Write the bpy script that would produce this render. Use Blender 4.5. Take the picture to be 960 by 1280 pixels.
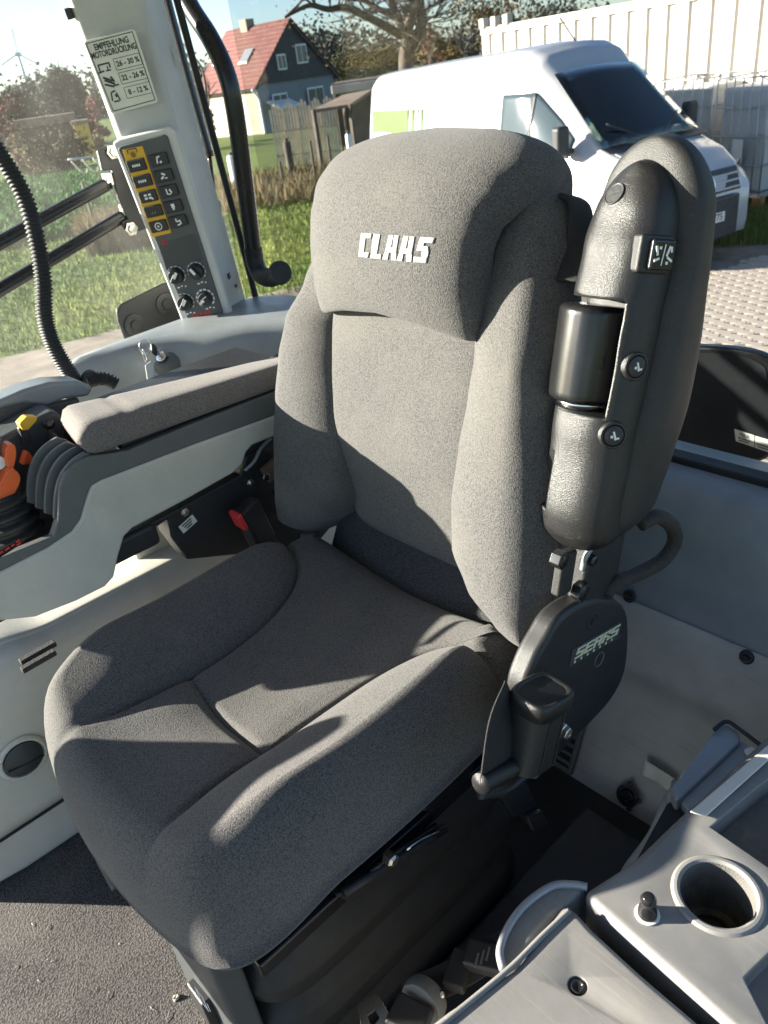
import bpy, bmesh, math, random
from mathutils import Vector, Matrix
from mathutils.bvhtree import BVHTree
random.seed(7)
R = math.radians
for o in list(bpy.data.objects): bpy.data.objects.remove(o)
scene = bpy.context.scene
COL = scene.collection

# ------------------------------------------------------------------ camera
# World: X = operator's left, Y = rearward, Z up; cab floor z = 0, seat cushion centre at (0, 0, .5)
PITCH, ROLL, YAW, FPX = R(30), R(8), R(51), 960.0
CP = Vector((.813, -.42, 1.27))
_f = Vector((0, math.cos(PITCH), -math.sin(PITCH))); _r = Vector((1, 0, 0)); _u = _r.cross(_f)
_R = _r*math.cos(ROLL) - _u*math.sin(ROLL); _U = _u*math.cos(ROLL) + _r*math.sin(ROLL)
_rz = Matrix.Rotation(YAW, 3, 'Z')
CF, CR, CU = _rz @ _f, _rz @ _R, _rz @ _U
cam = bpy.data.cameras.new('camera'); camo = bpy.data.objects.new('camera', cam); COL.objects.link(camo)
cam.sensor_fit = 'HORIZONTAL'; cam.sensor_width = 36; cam.lens = 36*FPX/960
cam.clip_start = .02; cam.clip_end = 3000
cam.dof.use_dof = True; cam.dof.focus_distance = 1.05; cam.dof.aperture_fstop = 13
m = Matrix((CR, CU, -CF)).transposed().to_4x4(); m.translation = CP
camo.matrix_world = m
scene.camera = camo

# ------------------------------------------------------------------ world, sun, exposure
SUN_D = Vector((-.752, -.660, 0)); SUN_EL = 15.5          # horizontal direction towards the sun
w = bpy.data.worlds.new('World'); scene.world = w; w.use_nodes = True
nt = w.node_tree
sky = nt.nodes.new('ShaderNodeTexSky'); sky.sky_type = 'NISHITA'; sky.sun_disc = False
sky.sun_elevation = R(SUN_EL); sky.sun_rotation = math.atan2(SUN_D.x, SUN_D.y)
sky.air_density = .8; sky.dust_density = .5; sky.ozone_density = 2.3
bg = nt.nodes['Background']; bg.inputs[1].default_value = .055
nt.links.new(sky.outputs[0], bg.inputs[0])
sl = bpy.data.lights.new('sun', 'SUN'); sl.energy = 5.0; sl.angle = R(.6); sl.color = (1, .915, .80)
so = bpy.data.objects.new('sun', sl); COL.objects.link(so)
sd = (SUN_D.normalized()*math.cos(R(SUN_EL)) + Vector((0, 0, math.sin(R(SUN_EL)))))
so.rotation_euler = sd.to_track_quat('Z', 'Y').to_euler()
so.location = (-3, -3, 4)
vs = scene.view_settings; vs.view_transform = 'Standard'; vs.look = 'None'; vs.exposure = 2.4; vs.gamma = 1
vs.use_curve_mapping = False
scene.render.resolution_x = 768; scene.render.resolution_y = 1024
scene.render.engine = 'CYCLES'
scene.cycles.max_bounces = 10; scene.cycles.transparent_max_bounces = 16; scene.cycles.diffuse_bounces = 5

# ------------------------------------------------------------------ placing: sight line of a spot met with a physical plane
def ray(px, py): return CF + CR*((px-480)/FPX) - CU*((py-640)/FPX)
def atp(px, py, p0, n):
    r = ray(px, py); n = Vector(n); return CP + r*((Vector(p0)-CP).dot(n)/r.dot(n))
def at(px, py, z=None, X=None, Y=None, d=None):
    if z is not None: return atp(px, py, (0, 0, z), (0, 0, 1))
    if X is not None: return atp(px, py, (X, 0, 0), (1, 0, 0))
    if Y is not None: return atp(px, py, (0, Y, 0), (0, 1, 0))
    return CP + ray(px, py)*d

# ------------------------------------------------------------------ materials
def newmat(name):
    m = bpy.data.materials.new(name); m.use_nodes = True
    n = m.node_tree.nodes; return m, n, m.node_tree.links, n['Principled BSDF']
def N(nodes, t, **k):
    x = nodes.new(t)
    for a, b in k.items():
        if hasattr(x, a): setattr(x, a, b)
        else: x.inputs[a].default_value = b
    return x
def mat(name, col, rough=.5, metal=0., var=.15, vscale=12., bump=0., bscale=300., spec=.5, col2=None, wear=0., wcol=(.5, .5, .48), wscale=25., rvar=.12, coat=0., sheen=0., scr=0.):
    m, n, l, p = newmat(name)
    tc = N(n, 'ShaderNodeTexCoord')
    ns = N(n, 'ShaderNodeTexNoise', Scale=vscale, Detail=6., Roughness=.6); l.new(tc.outputs['Object'], ns.inputs['Vector'])
    mx = N(n, 'ShaderNodeMix', data_type='RGBA')
    c2 = col2 or tuple(max(0, c*(1-var)) for c in col); c1 = col if col2 else tuple(min(1, c*(1+var)) for c in col)
    mx.inputs[6].default_value = (*c1, 1); mx.inputs[7].default_value = (*c2, 1)
    rp = N(n, 'ShaderNodeMapRange'); rp.inputs[1].default_value = .3; rp.inputs[2].default_value = .7
    l.new(ns.outputs[0], rp.inputs[0]); l.new(rp.outputs[0], mx.inputs[0])
    out = mx.outputs[2]
    if wear > 0:
        w1 = N(n, 'ShaderNodeTexNoise', Scale=wscale, Detail=10., Roughness=.75); l.new(tc.outputs['Object'], w1.inputs['Vector'])
        wr = N(n, 'ShaderNodeMapRange'); wr.inputs[1].default_value = .52; wr.inputs[2].default_value = .80; wr.inputs[4].default_value = wear
        l.new(w1.outputs[0], wr.inputs[0])
        wm = N(n, 'ShaderNodeMix', data_type='RGBA'); wm.inputs[7].default_value = (*wcol, 1)
        l.new(out, wm.inputs[6]); l.new(wr.outputs[0], wm.inputs[0]); out = wm.outputs[2]
    if scr > 0:
        for rot, thr in (((.3, .2, .5), .63), ((1.1, .7, -.6), .65)):
            mp = N(n, 'ShaderNodeMapping'); mp.inputs['Rotation'].default_value = rot; mp.inputs['Scale'].default_value = (9, 420, 260); l.new(tc.outputs['Object'], mp.inputs[0])
            s1 = N(n, 'ShaderNodeTexNoise', Scale=1., Detail=2.); l.new(mp.outputs[0], s1.inputs['Vector'])
            s2 = N(n, 'ShaderNodeMapRange'); s2.inputs[1].default_value = thr; s2.inputs[2].default_value = thr+.08; s2.inputs[4].default_value = scr; l.new(s1.outputs[0], s2.inputs[0])
            sm = N(n, 'ShaderNodeMix', data_type='RGBA'); sm.inputs[7].default_value = (*wcol, 1); l.new(out, sm.inputs[6]); l.new(s2.outputs[0], sm.inputs[0]); out = sm.outputs[2]
    l.new(out, p.inputs['Base Color'])
    rr = N(n, 'ShaderNodeMapRange'); rr.inputs[3].default_value = max(.03, rough-rvar); rr.inputs[4].default_value = min(1, rough+rvar)
    l.new(ns.outputs[0], rr.inputs[0]); l.new(rr.outputs[0], p.inputs['Roughness'])
    p.inputs['Metallic'].default_value = metal
    p.inputs['Specular IOR Level'].default_value = spec
    p.inputs['Coat Weight'].default_value = coat
    if sheen: p.inputs['Sheen Weight'].default_value = sheen
    if bump > 0:
        bn = N(n, 'ShaderNodeTexNoise', Scale=bscale, Detail=3.); l.new(tc.outputs['Object'], bn.inputs['Vector'])
        b = N(n, 'ShaderNodeBump', Strength=bump, Distance=.002); l.new(bn.outputs[0], b.inputs['Height']); l.new(b.outputs[0], p.inputs['Normal'])
    return m
def fabric(name, dark, light, scale=640., bump=.6, worn=(.15, .137, .12), wornf=.35):
    """woven pebble upholstery: raised flecks on a darker ground, slightly soiled in broad patches"""
    m, n, l, p = newmat(name)
    tc = N(n, 'ShaderNodeTexCoord')
    wn = N(n, 'ShaderNodeTexNoise', Scale=scale*.55, Detail=2.); l.new(tc.outputs['Object'], wn.inputs['Vector'])
    va = N(n, 'ShaderNodeVectorMath', operation='MULTIPLY_ADD'); va.inputs[1].default_value = (.0035,)*3
    l.new(wn.outputs[1], va.inputs[0]); l.new(tc.outputs['Object'], va.inputs[2])
    vo = N(n, 'ShaderNodeTexVoronoi', Scale=scale); vo.feature = 'SMOOTH_F1'; l.new(va.outputs[0], vo.inputs['Vector'])
    vr = N(n, 'ShaderNodeMapRange'); vr.inputs[1].default_value = .05; vr.inputs[2].default_value = .62; vr.inputs[3].default_value = 1; vr.inputs[4].default_value = 0
    l.new(vo.outputs['Distance'], vr.inputs[0])
    sp = N(n, 'ShaderNodeTexNoise', Scale=scale*2.3, Detail=2.); l.new(tc.outputs['Object'], sp.inputs['Vector'])
    mu = N(n, 'ShaderNodeMath', operation='MULTIPLY'); l.new(vr.outputs[0], mu.inputs[0]); l.new(sp.outputs[0], mu.inputs[1])
    m2 = N(n, 'ShaderNodeMath', operation='MULTIPLY'); m2.inputs[1].default_value = 1.7; l.new(mu.outputs[0], m2.inputs[0])
    mx = N(n, 'ShaderNodeMix', data_type='RGBA'); mx.inputs[6].default_value = (*dark, 1); mx.inputs[7].default_value = (*light, 1)
    l.new(m2.outputs[0], mx.inputs[0])
    big = N(n, 'ShaderNodeTexNoise', Scale=7., Detail=5., Roughness=.65); l.new(tc.outputs['Object'], big.inputs['Vector'])
    br = N(n, 'ShaderNodeMapRange'); br.inputs[1].default_value = .45; br.inputs[2].default_value = .75; br.inputs[4].default_value = wornf
    l.new(big.outputs[0], br.inputs[0])
    mw = N(n, 'ShaderNodeMix', data_type='RGBA'); mw.inputs[7].default_value = (*worn, 1); l.new(mx.outputs[2], mw.inputs[6]); l.new(br.outputs[0], mw.inputs[0])
    l.new(mw.outputs[2], p.inputs['Base Color'])
    p.inputs['Roughness'].default_value = .93; p.inputs['Specular IOR Level'].default_value = .25
    p.inputs['Sheen Weight'].default_value = .12; p.inputs['Sheen Roughness'].default_value = .5
    b = N(n, 'ShaderNodeBump', Strength=bump, Distance=.0016); l.new(mu.outputs[0], b.inputs['Height']); l.new(b.outputs[0], p.inputs['Normal'])
    return m
M = {}
M['fabric'] = fabric('seat_fabric', (.050, .0485, .048), (.174, .166, .159))
M['fabric_pad'] = fabric('armrest_fabric', (.105, .092, .086), (.32, .288, .268), scale=760., worn=(.16, .14, .125))
M['fabric_shade_seam'] = fabric('shade_and_seam_fabric', (.018, .018, .019), (.10, .098, .098), worn=(.05, .05, .05))  # seat fabric with the lower backrest's shade put into its colour; also seams
M['black'] = mat('black_plastic', (.020, .020, .021), .42, var=.25, bump=.35, bscale=900., wear=.12, wcol=(.09, .085, .08), scr=.28)
M['black_grain'] = mat('grained_black_plastic', (.014, .014, .0145), .34, var=.2, bump=.4, bscale=1000., wear=.25, wcol=(.075, .072, .068), wscale=18., scr=.28)
M['black_soft'] = mat('black_soft_foam', (.017, .017, .0165), .50, var=.25, bump=.35, bscale=1100., wear=.2, wcol=(.09, .085, .078), wscale=14., scr=.28)
M['black_gloss'] = mat('smooth_black_plastic', (.012, .012, .013), .22, var=.2, wear=.08, wcol=(.1, .1, .1))
M['rubber'] = mat('black_rubber', (.018, .018, .018), .62, var=.3, bump=.2, bscale=250., wear=.2, wcol=(.08, .075, .07))
M['tube'] = mat('black_painted_steel', (.014, .014, .015), .28, var=.2, wear=.1, wcol=(.1, .1, .1))
M['light'] = mat('light_grey_plastic', (.53, .51, .44), .48, var=.08, bump=.25, bscale=1100., wear=.4, wcol=(.33, .31, .27), wscale=9., scr=.28)
M['pillar'] = mat('pillar_grey_plastic', (.54, .54, .51), .50, var=.06, bump=.25, bscale=900., wear=.15, wcol=(.34, .33, .3), wscale=9., scr=.28)
M['white_side'] = mat('pale_side_console', (.64, .61, .53), .5, var=.06, bump=.25, bscale=700., wear=.35, wcol=(.42, .39, .33), wscale=11., scr=.28)
M['trim'] = mat('dark_grey_trim', (.115, .12, .115), .5, var=.12, bump=.35, bscale=900., wear=.2, wcol=(.19, .185, .17), wscale=12., scr=.28)
M['panel'] = mat('slate_panel', (.075, .082, .083), .46, var=.1, bump=.2, bscale=900., wear=.25, wcol=(.16, .16, .155), wscale=22.)
M['panel_dark'] = mat('slate_panel_dark', (.05, .056, .058), .46, var=.1, wear=.2, wcol=(.12, .12, .115))
M['shelf'] = mat('blue_grey_shelf', (.235, .255, .26), .33, var=.12, bump=.35, bscale=600., wear=.35, wcol=(.24, .25, .25), wscale=16., scr=.55)
M['wall'] = mat('grey_wall_lining', (.42, .415, .39), .5, var=.1, bump=.2, bscale=600., wear=.5, wcol=(.22, .20, .17), wscale=8., scr=.28)
M['console'] = mat('worn_console_plastic', (.195, .195, .185), .46, var=.16, bump=.3, bscale=1700., wear=.55, wcol=(.27, .26, .235), wscale=13., scr=.55)
M['console_lid'] = mat('worn_console_lid', (.178, .177, .167), .50, var=.16, bump=.3, bscale=1700., wear=.6, wcol=(.25, .235, .205), wscale=11., scr=.55)
M['tray'] = mat('dusty_rubber_tray', (.10, .098, .088), .8, var=.2, bump=.8, bscale=500., wear=.7, wcol=(.25, .225, .18), wscale=20.)
M['steel'] = mat('zinc_steel', (.62, .60, .55), .32, metal=1., var=.1, wear=.3, wcol=(.3, .28, .24), wscale=60.)
M['chrome'] = mat('polished_steel', (.75, .74, .72), .15, metal=1., var=.05)
M['alu'] = mat('painted_grey_metal', (.30, .32, .33), .38, metal=.3, var=.1, wear=.3, wcol=(.4, .42, .42), wscale=20.)
M['carpet'] = fabric('floor_carpet', (.028, .027, .026), (.15, .140, .128), scale=330., bump=1., worn=(.20, .18, .155), wornf=.3)
M['carpet_old'] = mat('floor_carpet', (.15, .143, .132), .97, var=.3, vscale=9., bump=.9, bscale=700., wear=.6, wcol=(.30, .27, .23), wscale=70., spec=.1, sheen=.2)
M['floor'] = mat('black_floor_mat', (.014, .015, .017), .55, var=.3, bump=.3, bscale=200., wear=.2, wcol=(.05, .05, .05))
M['orange'] = mat('orange_plastic', (.80, .13, .03), .38, var=.1)
M['yellow'] = mat('yellow_print', (.70, .40, .03), .42, var=.08)
M['red'] = mat('red_print', (.55, .03, .03), .45, var=.1)
M['white'] = mat('white_print', (.78, .78, .75), .5, var=.05)
M['thread'] = mat('white_embroidery', (.43, .42, .40), .85, var=.12, vscale=300., bump=.8, bscale=1500.)
M['sticker'] = mat('aged_white_sticker', (.66, .66, .58), .42, var=.07, vscale=30., wear=.25, wcol=(.5, .48, .4))
M['ink'] = mat('dark_ink', (.035, .04, .045), .5, var=.2)
M['brass'] = mat('worn_brass_badge', (.80, .75, .50), .4, metal=.15, var=.2, vscale=60., wear=.3, wcol=(.2, .18, .12), wscale=70.)
M['foam'] = mat('dark_foam_strip', (.04, .04, .04), .95, var=.4, vscale=200., bump=1., bscale=500.)
M['webbing'] = mat('black_webbing', (.016, .016, .017), .8, var=.3, bump=.9, bscale=900.)
M['braid'] = mat('braided_sleeve', (.032, .026, .022), .75, var=.7, vscale=420., bump=1., bscale=520.)
M['fence_c'] = mat('pale_crumb', (.45, .40, .32), .9, var=.2)
M['brown'] = mat('brown_cardboard', (.17, .11, .07), .8, var=.2)
def glass_mat(name, tint, dust, speck):
    m, n, l, p = newmat(name); n.remove(p)
    out = n['Material Output']
    tc = N(n, 'ShaderNodeTexCoord')
    tr = N(n, 'ShaderNodeBsdfTransparent'); tr.inputs[0].default_value = (*tint, 1)
    gl = N(n, 'ShaderNodeBsdfGlossy', Roughness=.02)
    fr = N(n, 'ShaderNodeFresnel', IOR=1.45)
    fm = N(n, 'ShaderNodeMath', operation='MULTIPLY'); fm.inputs[1].default_value = .012; l.new(fr.outputs[0], fm.inputs[0])
    m1 = N(n, 'ShaderNodeMixShader'); l.new(fm.outputs[0], m1.inputs[0]); l.new(tr.outputs[0], m1.inputs[1]); l.new(gl.outputs[0], m1.inputs[2])
    df = N(n, 'ShaderNodeBsdfTranslucent'); df.inputs[0].default_value = (.9, .87, .82, 1)
    ns = N(n, 'ShaderNodeTexNoise', Scale=5., Detail=8., Roughness=.7); l.new(tc.outputs['Object'], ns.inputs['Vector'])
    r1 = N(n, 'ShaderNodeMapRange'); r1.inputs[1].default_value = .35; r1.inputs[2].default_value = .75; r1.inputs[3].default_value = dust*.45; r1.inputs[4].default_value = dust*1.6
    l.new(ns.outputs[0], r1.inputs[0])
    vo = N(n, 'ShaderNodeTexVoronoi', Scale=150.); l.new(tc.outputs['Object'], vo.inputs['Vector'])
    r2 = N(n, 'ShaderNodeMapRange'); r2.inputs[1].default_value = .10; r2.inputs[2].default_value = .22; r2.inputs[3].default_value = 1; r2.inputs[4].default_value = 0
    l.new(vo.outputs['Distance'], r2.inputs[0])
    sn = N(n, 'ShaderNodeSeparateColor'); l.new(vo.outputs['Color'], sn.inputs[0])
    gt = N(n, 'ShaderNodeMath', operation='GREATER_THAN'); gt.inputs[1].default_value = .86; l.new(sn.outputs[0], gt.inputs[0])
    mm = N(n, 'ShaderNodeMath', operation='MULTIPLY'); l.new(r2.outputs[0], mm.inputs[0]); l.new(gt.outputs[0], mm.inputs[1])
    ms = N(n, 'ShaderNodeMath', operation='MULTIPLY_ADD'); ms.inputs[1].default_value = speck; l.new(mm.outputs[0], ms.inputs[0]); l.new(r1.outputs[0], ms.inputs[2])
    m2 = N(n, 'ShaderNodeMixShader'); l.new(ms.outputs[0], m2.inputs[0]); l.new(m1.outputs[0], m2.inputs[1]); l.new(df.outputs[0], m2.inputs[2])
    l.new(m2.outputs[0], out.inputs['Surface'])
    return m
M['glass'] = glass_mat('dusty_cab_glass', (.81, .82, .82), .004, .06)
M['glass_side'] = glass_mat('dusty_side_glass', (.955, .975, .965), .015, .08)

# ------------------------------------------------------------------ building helpers
def tag(o, label=None, cat=None, group=None, kind=None):
    if label: o['label'] = label
    if cat: o['category'] = cat
    if group: o['group'] = group
    if kind: o['kind'] = kind
    return o
def thing(name, loc, label, cat, group=None):
    e = bpy.data.objects.new(name, None); COL.objects.link(e); e.location = loc; e.empty_display_size = .05
    return tag(e, label, cat, group)
def wloc(o):
    return o.matrix_parent_inverse.inverted() if False else None
BASE = {}
def base_of(o):
    """world translation of an object in the tree (all things and parts are unrotated unless matrix-placed)"""
    return BASE.get(o.name, Matrix.Translation(o.location))
def link(name, me, mt, parent=None, matrix=None, smooth=True, bevel=0., seg=2, sub=0, solid=0.):
    o = bpy.data.objects.new(name, me); COL.objects.link(o)
    if mt is not None and not me.materials: me.materials.append(M[mt] if isinstance(mt, str) else mt)
    mw = matrix or Matrix.Identity(4)
    if parent is not None:
        o.parent = parent; o.matrix_parent_inverse = base_of(parent).inverted()
    o.matrix_basis = mw
    BASE[o.name] = mw.copy()
    if smooth:
        me.polygons.foreach_set('use_smooth', [True]*len(me.polygons))
    if solid: s = o.modifiers.new('solid', 'SOLIDIFY'); s.thickness = solid; s.offset = 0
    if bevel:
        b = o.modifiers.new('bevel', 'BEVEL'); b.width = bevel; b.segments = seg; b.limit_method = 'ANGLE'; b.angle_limit = R(35)
        if smooth: b.harden_normals = True
    if sub: s = o.modifiers.new('sub', 'SUBSURF'); s.levels = sub; s.render_levels = sub
    return o
def mesh(verts, faces):
    me = bpy.data.meshes.new('m'); me.from_pydata([tuple(v) for v in verts], [], faces); me.update(); return me
def fixn(me):
    bm = bmesh.new(); bm.from_mesh(me); bmesh.ops.recalc_face_normals(bm, faces=bm.faces); bm.to_mesh(me); bm.free(); return me
def frame(o, ex, ey):
    ex = Vector(ex).normalized(); ez = ex.cross(Vector(ey)).normalized(); ey = ez.cross(ex)
    m = Matrix((ex, ey, ez)).transposed().to_4x4(); m.translation = Vector(o); return m
def box_mesh(sx, sy, sz, c=(0, 0, 0)):
    v = [(c[0]+a*sx/2, c[1]+b*sy/2, c[2]+d*sz/2) for a in (-1, 1) for b in (-1, 1) for d in (-1, 1)]
    f = [(0, 1, 3, 2), (4, 6, 7, 5), (0, 4, 5, 1), (2, 3, 7, 6), (0, 2, 6, 4), (1, 5, 7, 3)]
    return mesh(v, f)
def box(name, lo, hi, mt, parent=None, bevel=.003, seg=2, **k):
    lo, hi = Vector(lo), Vector(hi); s = hi-lo
    return link(name, box_mesh(s.x, s.y, s.z, (lo+hi)/2), mt, parent, bevel=bevel, seg=seg, **k)
def prism_mesh(pts, off):
    n = len(pts); off = Vector(off)
    v = [Vector(p) for p in pts] + [Vector(p)+off for p in pts]
    f = [tuple(range(n)), tuple(range(2*n-1, n-1, -1))] + [(i, i+n, (i+1) % n+n, (i+1) % n) for i in range(n)]
    return fixn(mesh(v, f))
def plate(name, pxs, p0, n, th, mt, parent=None, bevel=.002, lift=0., rnd=0, **k):
    """flat piece lying on the plane (p0, n), th thick towards the viewer side n"""
    n = Vector(n).normalized()
    pts = [atp(x, y, p0, n)+n*lift for x, y in pxs]
    if rnd: pts = smooth_closed(pts, rnd)
    return link(name, prism_mesh(pts, n*th), mt, parent, bevel=bevel, **k)
def catmull(pts, k=8):
    P = [Vector(p) for p in pts]; out = []
    for i in range(len(P)-1):
        p0 = P[max(0, i-1)]; p1 = P[i]; p2 = P[i+1]; p3 = P[min(len(P)-1, i+2)]
        for j in range(k):
            t = j/k
            out.append(.5*((2*p1)+(p2-p0)*t+(2*p0-5*p1+4*p2-p3)*t*t+(3*p1-p0-3*p2+p3)*t**3))
    out.append(P[-1]); return out
def smooth_closed(pts, k=6):
    P = [Vector(p) for p in pts]; n = len(P); out = []
    for i in range(n):
        p0, p1, p2, p3 = P[i-1], P[i], P[(i+1) % n], P[(i+2) % n]
        for j in range(k):
            t = j/k
            out.append(.5*((2*p1)+(p2-p0)*t+(2*p0-5*p1+4*p2-p3)*t*t+(3*p1-p0-3*p2+p3)*t**3))
    return out
def tube_mesh(path, rad, seg=12, cap=True, flat=None):
    """flat = (a, b, up): elliptical / strap section"""
    P = [Vector(p) for p in path]; n = len(P); v = []; f = []
    up = Vector(flat[2]) if flat else Vector((.31, .22, .93))
    prev = None
    for i, p in enumerate(P):
        t = (P[min(n-1, i+1)]-P[max(0, i-1)]).normalized()
        if prev is None or flat: a = t.cross(up); a = a.normalized() if a.length > 1e-6 else t.orthogonal().normalized()
        else: a = (prev - t*prev.dot(t)).normalized()
        prev = a; b = t.cross(a)
        r = rad[i] if isinstance(rad, (list, tuple)) else rad
        for j in range(seg):
            an = 2*math.pi*j/seg
            if flat:
                e = 2/5
                ca, sa = math.cos(an), math.sin(an)
                v.append(p + a*flat[0]*math.copysign(abs(ca)**e, ca) + b*flat[1]*math.copysign(abs(sa)**e, sa))
            else: v.append(p + (a*math.cos(an)+b*math.sin(an))*r)
    for i in range(n-1):
        for j in range(seg):
            f.append((i*seg+j, i*seg+(j+1) % seg, (i+1)*seg+(j+1) % seg, (i+1)*seg+j))
    if cap: f.append(tuple(range(seg-1, -1, -1))); f.append(tuple(range((n-1)*seg, n*seg)))
    return fixn(mesh(v, f))
def tube(name, path, rad, mt, parent=None, seg=12, k=8, flat=None, **kw):
    return link(name, tube_mesh(catmull(path, k) if k else path, rad, seg, flat=flat), mt, parent, **kw)
def lathe_mesh(prof, seg=24, open_=False):
    """profile (r, z) about local Z"""
    v = []; f = []; n = len(prof)
    for r, z in prof:
        for j in range(seg):
            a = 2*math.pi*j/seg; v.append((r*math.cos(a), r*math.sin(a), z))
    for i in range(n-1):
        for j in range(seg): f.append((i*seg+j, i*seg+(j+1) % seg, (i+1)*seg+(j+1) % seg, (i+1)*seg+j))
    if prof[0][0] > 1e-5 and not open_: f.append(tuple(range(seg-1, -1, -1)))
    if prof[-1][0] > 1e-5 and not open_: f.append(tuple(range((n-1)*seg, n*seg)))
    me = mesh(v, f); bm = bmesh.new(); bm.from_mesh(me); bmesh.ops.remove_doubles(bm, verts=bm.verts, dist=1e-6)
    bmesh.ops.recalc_face_normals(bm, faces=bm.faces); bm.to_mesh(me); bm.free(); return me
def lathe(name, prof, matrix, mt, parent=None, seg=24, bevel=.0008, open_=False, **k):
    return link(name, lathe_mesh(prof, seg, open_), mt, parent, matrix=matrix, bevel=bevel, seg=2, **k)
def loft_mesh(rows, close=True):
    n = len(rows[0]); v = [p for r in rows for p in r]; f = []
    for i in range(len(rows)-1):
        for j in range(n if close else n-1):
            f.append((i*n+j, i*n+(j+1) % n, (i+1)*n+(j+1) % n, (i+1)*n+j))
    if close: f.append(tuple(range(n-1, -1, -1))); f.append(tuple(range((len(rows)-1)*n, len(rows)*n)))
    return fixn(mesh(v, f))
def grid_mesh(fn, nu, nv):
    v = [fn(i/nu, j/nv) for j in range(nv+1) for i in range(nu+1)]
    f = [(j*(nu+1)+i, j*(nu+1)+i+1, (j+1)*(nu+1)+i+1, (j+1)*(nu+1)+i) for j in range(nv) for i in range(nu)]
    return mesh(v, f)
def sup(a, p):
    c, s = math.cos(a), math.sin(a)
    return math.copysign(abs(c)**(2/p), c), math.copysign(abs(s)**(2/p), s)
def lerp_table(tab, t):
    """piecewise Catmull-Rom-ish interpolation of [(t, v...), ...]"""
    if t <= tab[0][0]: return tab[0][1:]
    for a, b in zip(tab, tab[1:]):
        if t <= b[0]:
            k = (t-a[0])/(b[0]-a[0]); k2 = k*k*(3-2*k)*.5 + k*.5
            return tuple(x+(y-x)*k2 for x, y in zip(a[1:], b[1:]))
    return tab[-1][1:]
_txt = {}
def text_mesh(s, size, bold=0.):
    c = bpy.data.curves.new('t', 'FONT'); c.body = s; c.size = size; c.align_x = 'CENTER'; c.align_y = 'CENTER'; c.offset = bold; c.resolution_u = 3
    o = bpy.data.objects.new('t', c); COL.objects.link(o)
    me = bpy.data.meshes.new_from_object(o.evaluated_get(bpy.context.evaluated_depsgraph_get()))
    bpy.data.objects.remove(o); me.materials.clear(); return me
def text(name, s, size, matrix, mt, parent, bold=0., xs=1.):
    me = text_mesh(s, size, bold)
    if xs != 1: me.transform(Matrix.Diagonal((xs, 1, 1, 1)))
    return link(name, me, mt, parent, matrix=matrix, smooth=False)
# ================================================================== CAB SHELL
def struct(o): return tag(o, kind='structure')
# floor: black pan with carpet in front of the seat
fl = struct(box('floor', (-1.0, -1.2, -.06), (1.0, .60, 0), 'floor', bevel=0))
def carpet_pt(u, v):
    x = -.62+u*1.40; y = -1.15+v*.93
    z = .006+.0012*math.sin(x*11+y*5)*math.sin(y*9)
    return (x, y, z)
carpet = struct(link('carpet', grid_mesh(carpet_pt, 120, 90), 'carpet', solid=.006))
rc = random.Random(3)
for i, (px, py, s) in enumerate([(220, 1248, .006), (150, 1180, .0022), (60, 1200, .002)]):
    p = at(px, py, z=.008); me = lathe_mesh([(0, -s*.5), (s*.8, -s*.3), (s, 0), (s*.6, s*.5), (0, s*.6)], 7)
    for vv in me.vertices: vv.co += Vector((rc.uniform(-1, 1), rc.uniform(-1, 1), rc.uniform(-1, 1)))*s*.3
    tag(link('crumb', me, 'fence_c', matrix=Matrix.Translation(p+Vector((0, 0, s*.4))), smooth=False),
        ['largest pale crumb of dirt on the carpet beside the seat base', 'small crumb of dirt on the carpet below the seat front', 'tiny crumb of dirt on the carpet near the left edge', 'crumb of dirt on the carpet at the edge of the shadow'][i], 'crumb', 'crumbs on the carpet')

for i in range(14):
    p = at(rc.uniform(-30, 240), rc.uniform(1110, 1290), z=.010); a_ = rc.uniform(0, 6.28); L_ = rc.uniform(.004, .018)
    q_ = Vector((math.cos(a_)*L_, math.sin(a_)*L_, rc.uniform(0, .002)))
    straw_parts = globals().setdefault('straw_parts', []); straw_parts.append((p, p+q_*.5+Vector((0, 0, .0008)), p+q_, rc.uniform(.0003, .0005)))
v_, f_ = [], []
for p0_, p1_, p2_, r_ in straw_parts:
    me = tube_mesh([p0_, p1_, p2_], r_, 5); b_ = len(v_); v_ += [q.co.copy() for q in me.vertices]; f_ += [tuple(b_+i for i in q.vertices) for q in me.polygons]
tag(link('straw_bits', mesh(v_, f_), 'fence_c'), 'scattered bits of straw and lint on the carpet', 'straw', kind='stuff')
# rear shelf below the back window: rounded nose, then the lining that slopes in to the floor
def prof_sweep(name, prof, x0, x1, nx, mt, fn=None, parent=None):
    def g(u, v):
        k = v*(len(prof)-1); i = min(int(k), len(prof)-2); t = k-i
        y = prof[i][0]*(1-t)+prof[i+1][0]*t; z = prof[i][1]*(1-t)+prof[i+1][1]*t
        x = x0+(x1-x0)*u
        if fn: y, z = fn(x, y, z)
        return (x, y, z)
    return link(name, grid_mesh(g, nx, len(prof)-1), mt, parent, solid=.006)
nose = [(.86, .575), (.80, .585), (.745, .588)] + [(.70-.075*math.sin(a)+.03, .50+.085*math.cos(a)) for a in [R(x) for x in range(0, 86, 8)]] + [(.650, .46), (.643, .41), (.636, .372), (.620, .352), (.612, .340)]
shelf = struct(prof_sweep('rear_shelf', nose, -1.0, 1.0, 40, 'shelf'))
def wall_fn(x, y, z):
    # raised pressing in the lining behind the seat
    d = max(0, min(1, (.30-abs(x-.18))/.06)); e = max(0, min(1, (.26-z)/.05)); d = d*d*(3-2*d)*e*e*(3-2*e)
    return (y+.018*d, z)
WP0, WN = Vector((0, .455, 0)), Vector((0, -.365, .165)).normalized()
wall = struct(prof_sweep('wall_rear', [(.455+.165*k/30, .362*k/30) for k in range(-3, 31)], -.9, 1.0, 160, 'wall', wall_fn))
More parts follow.
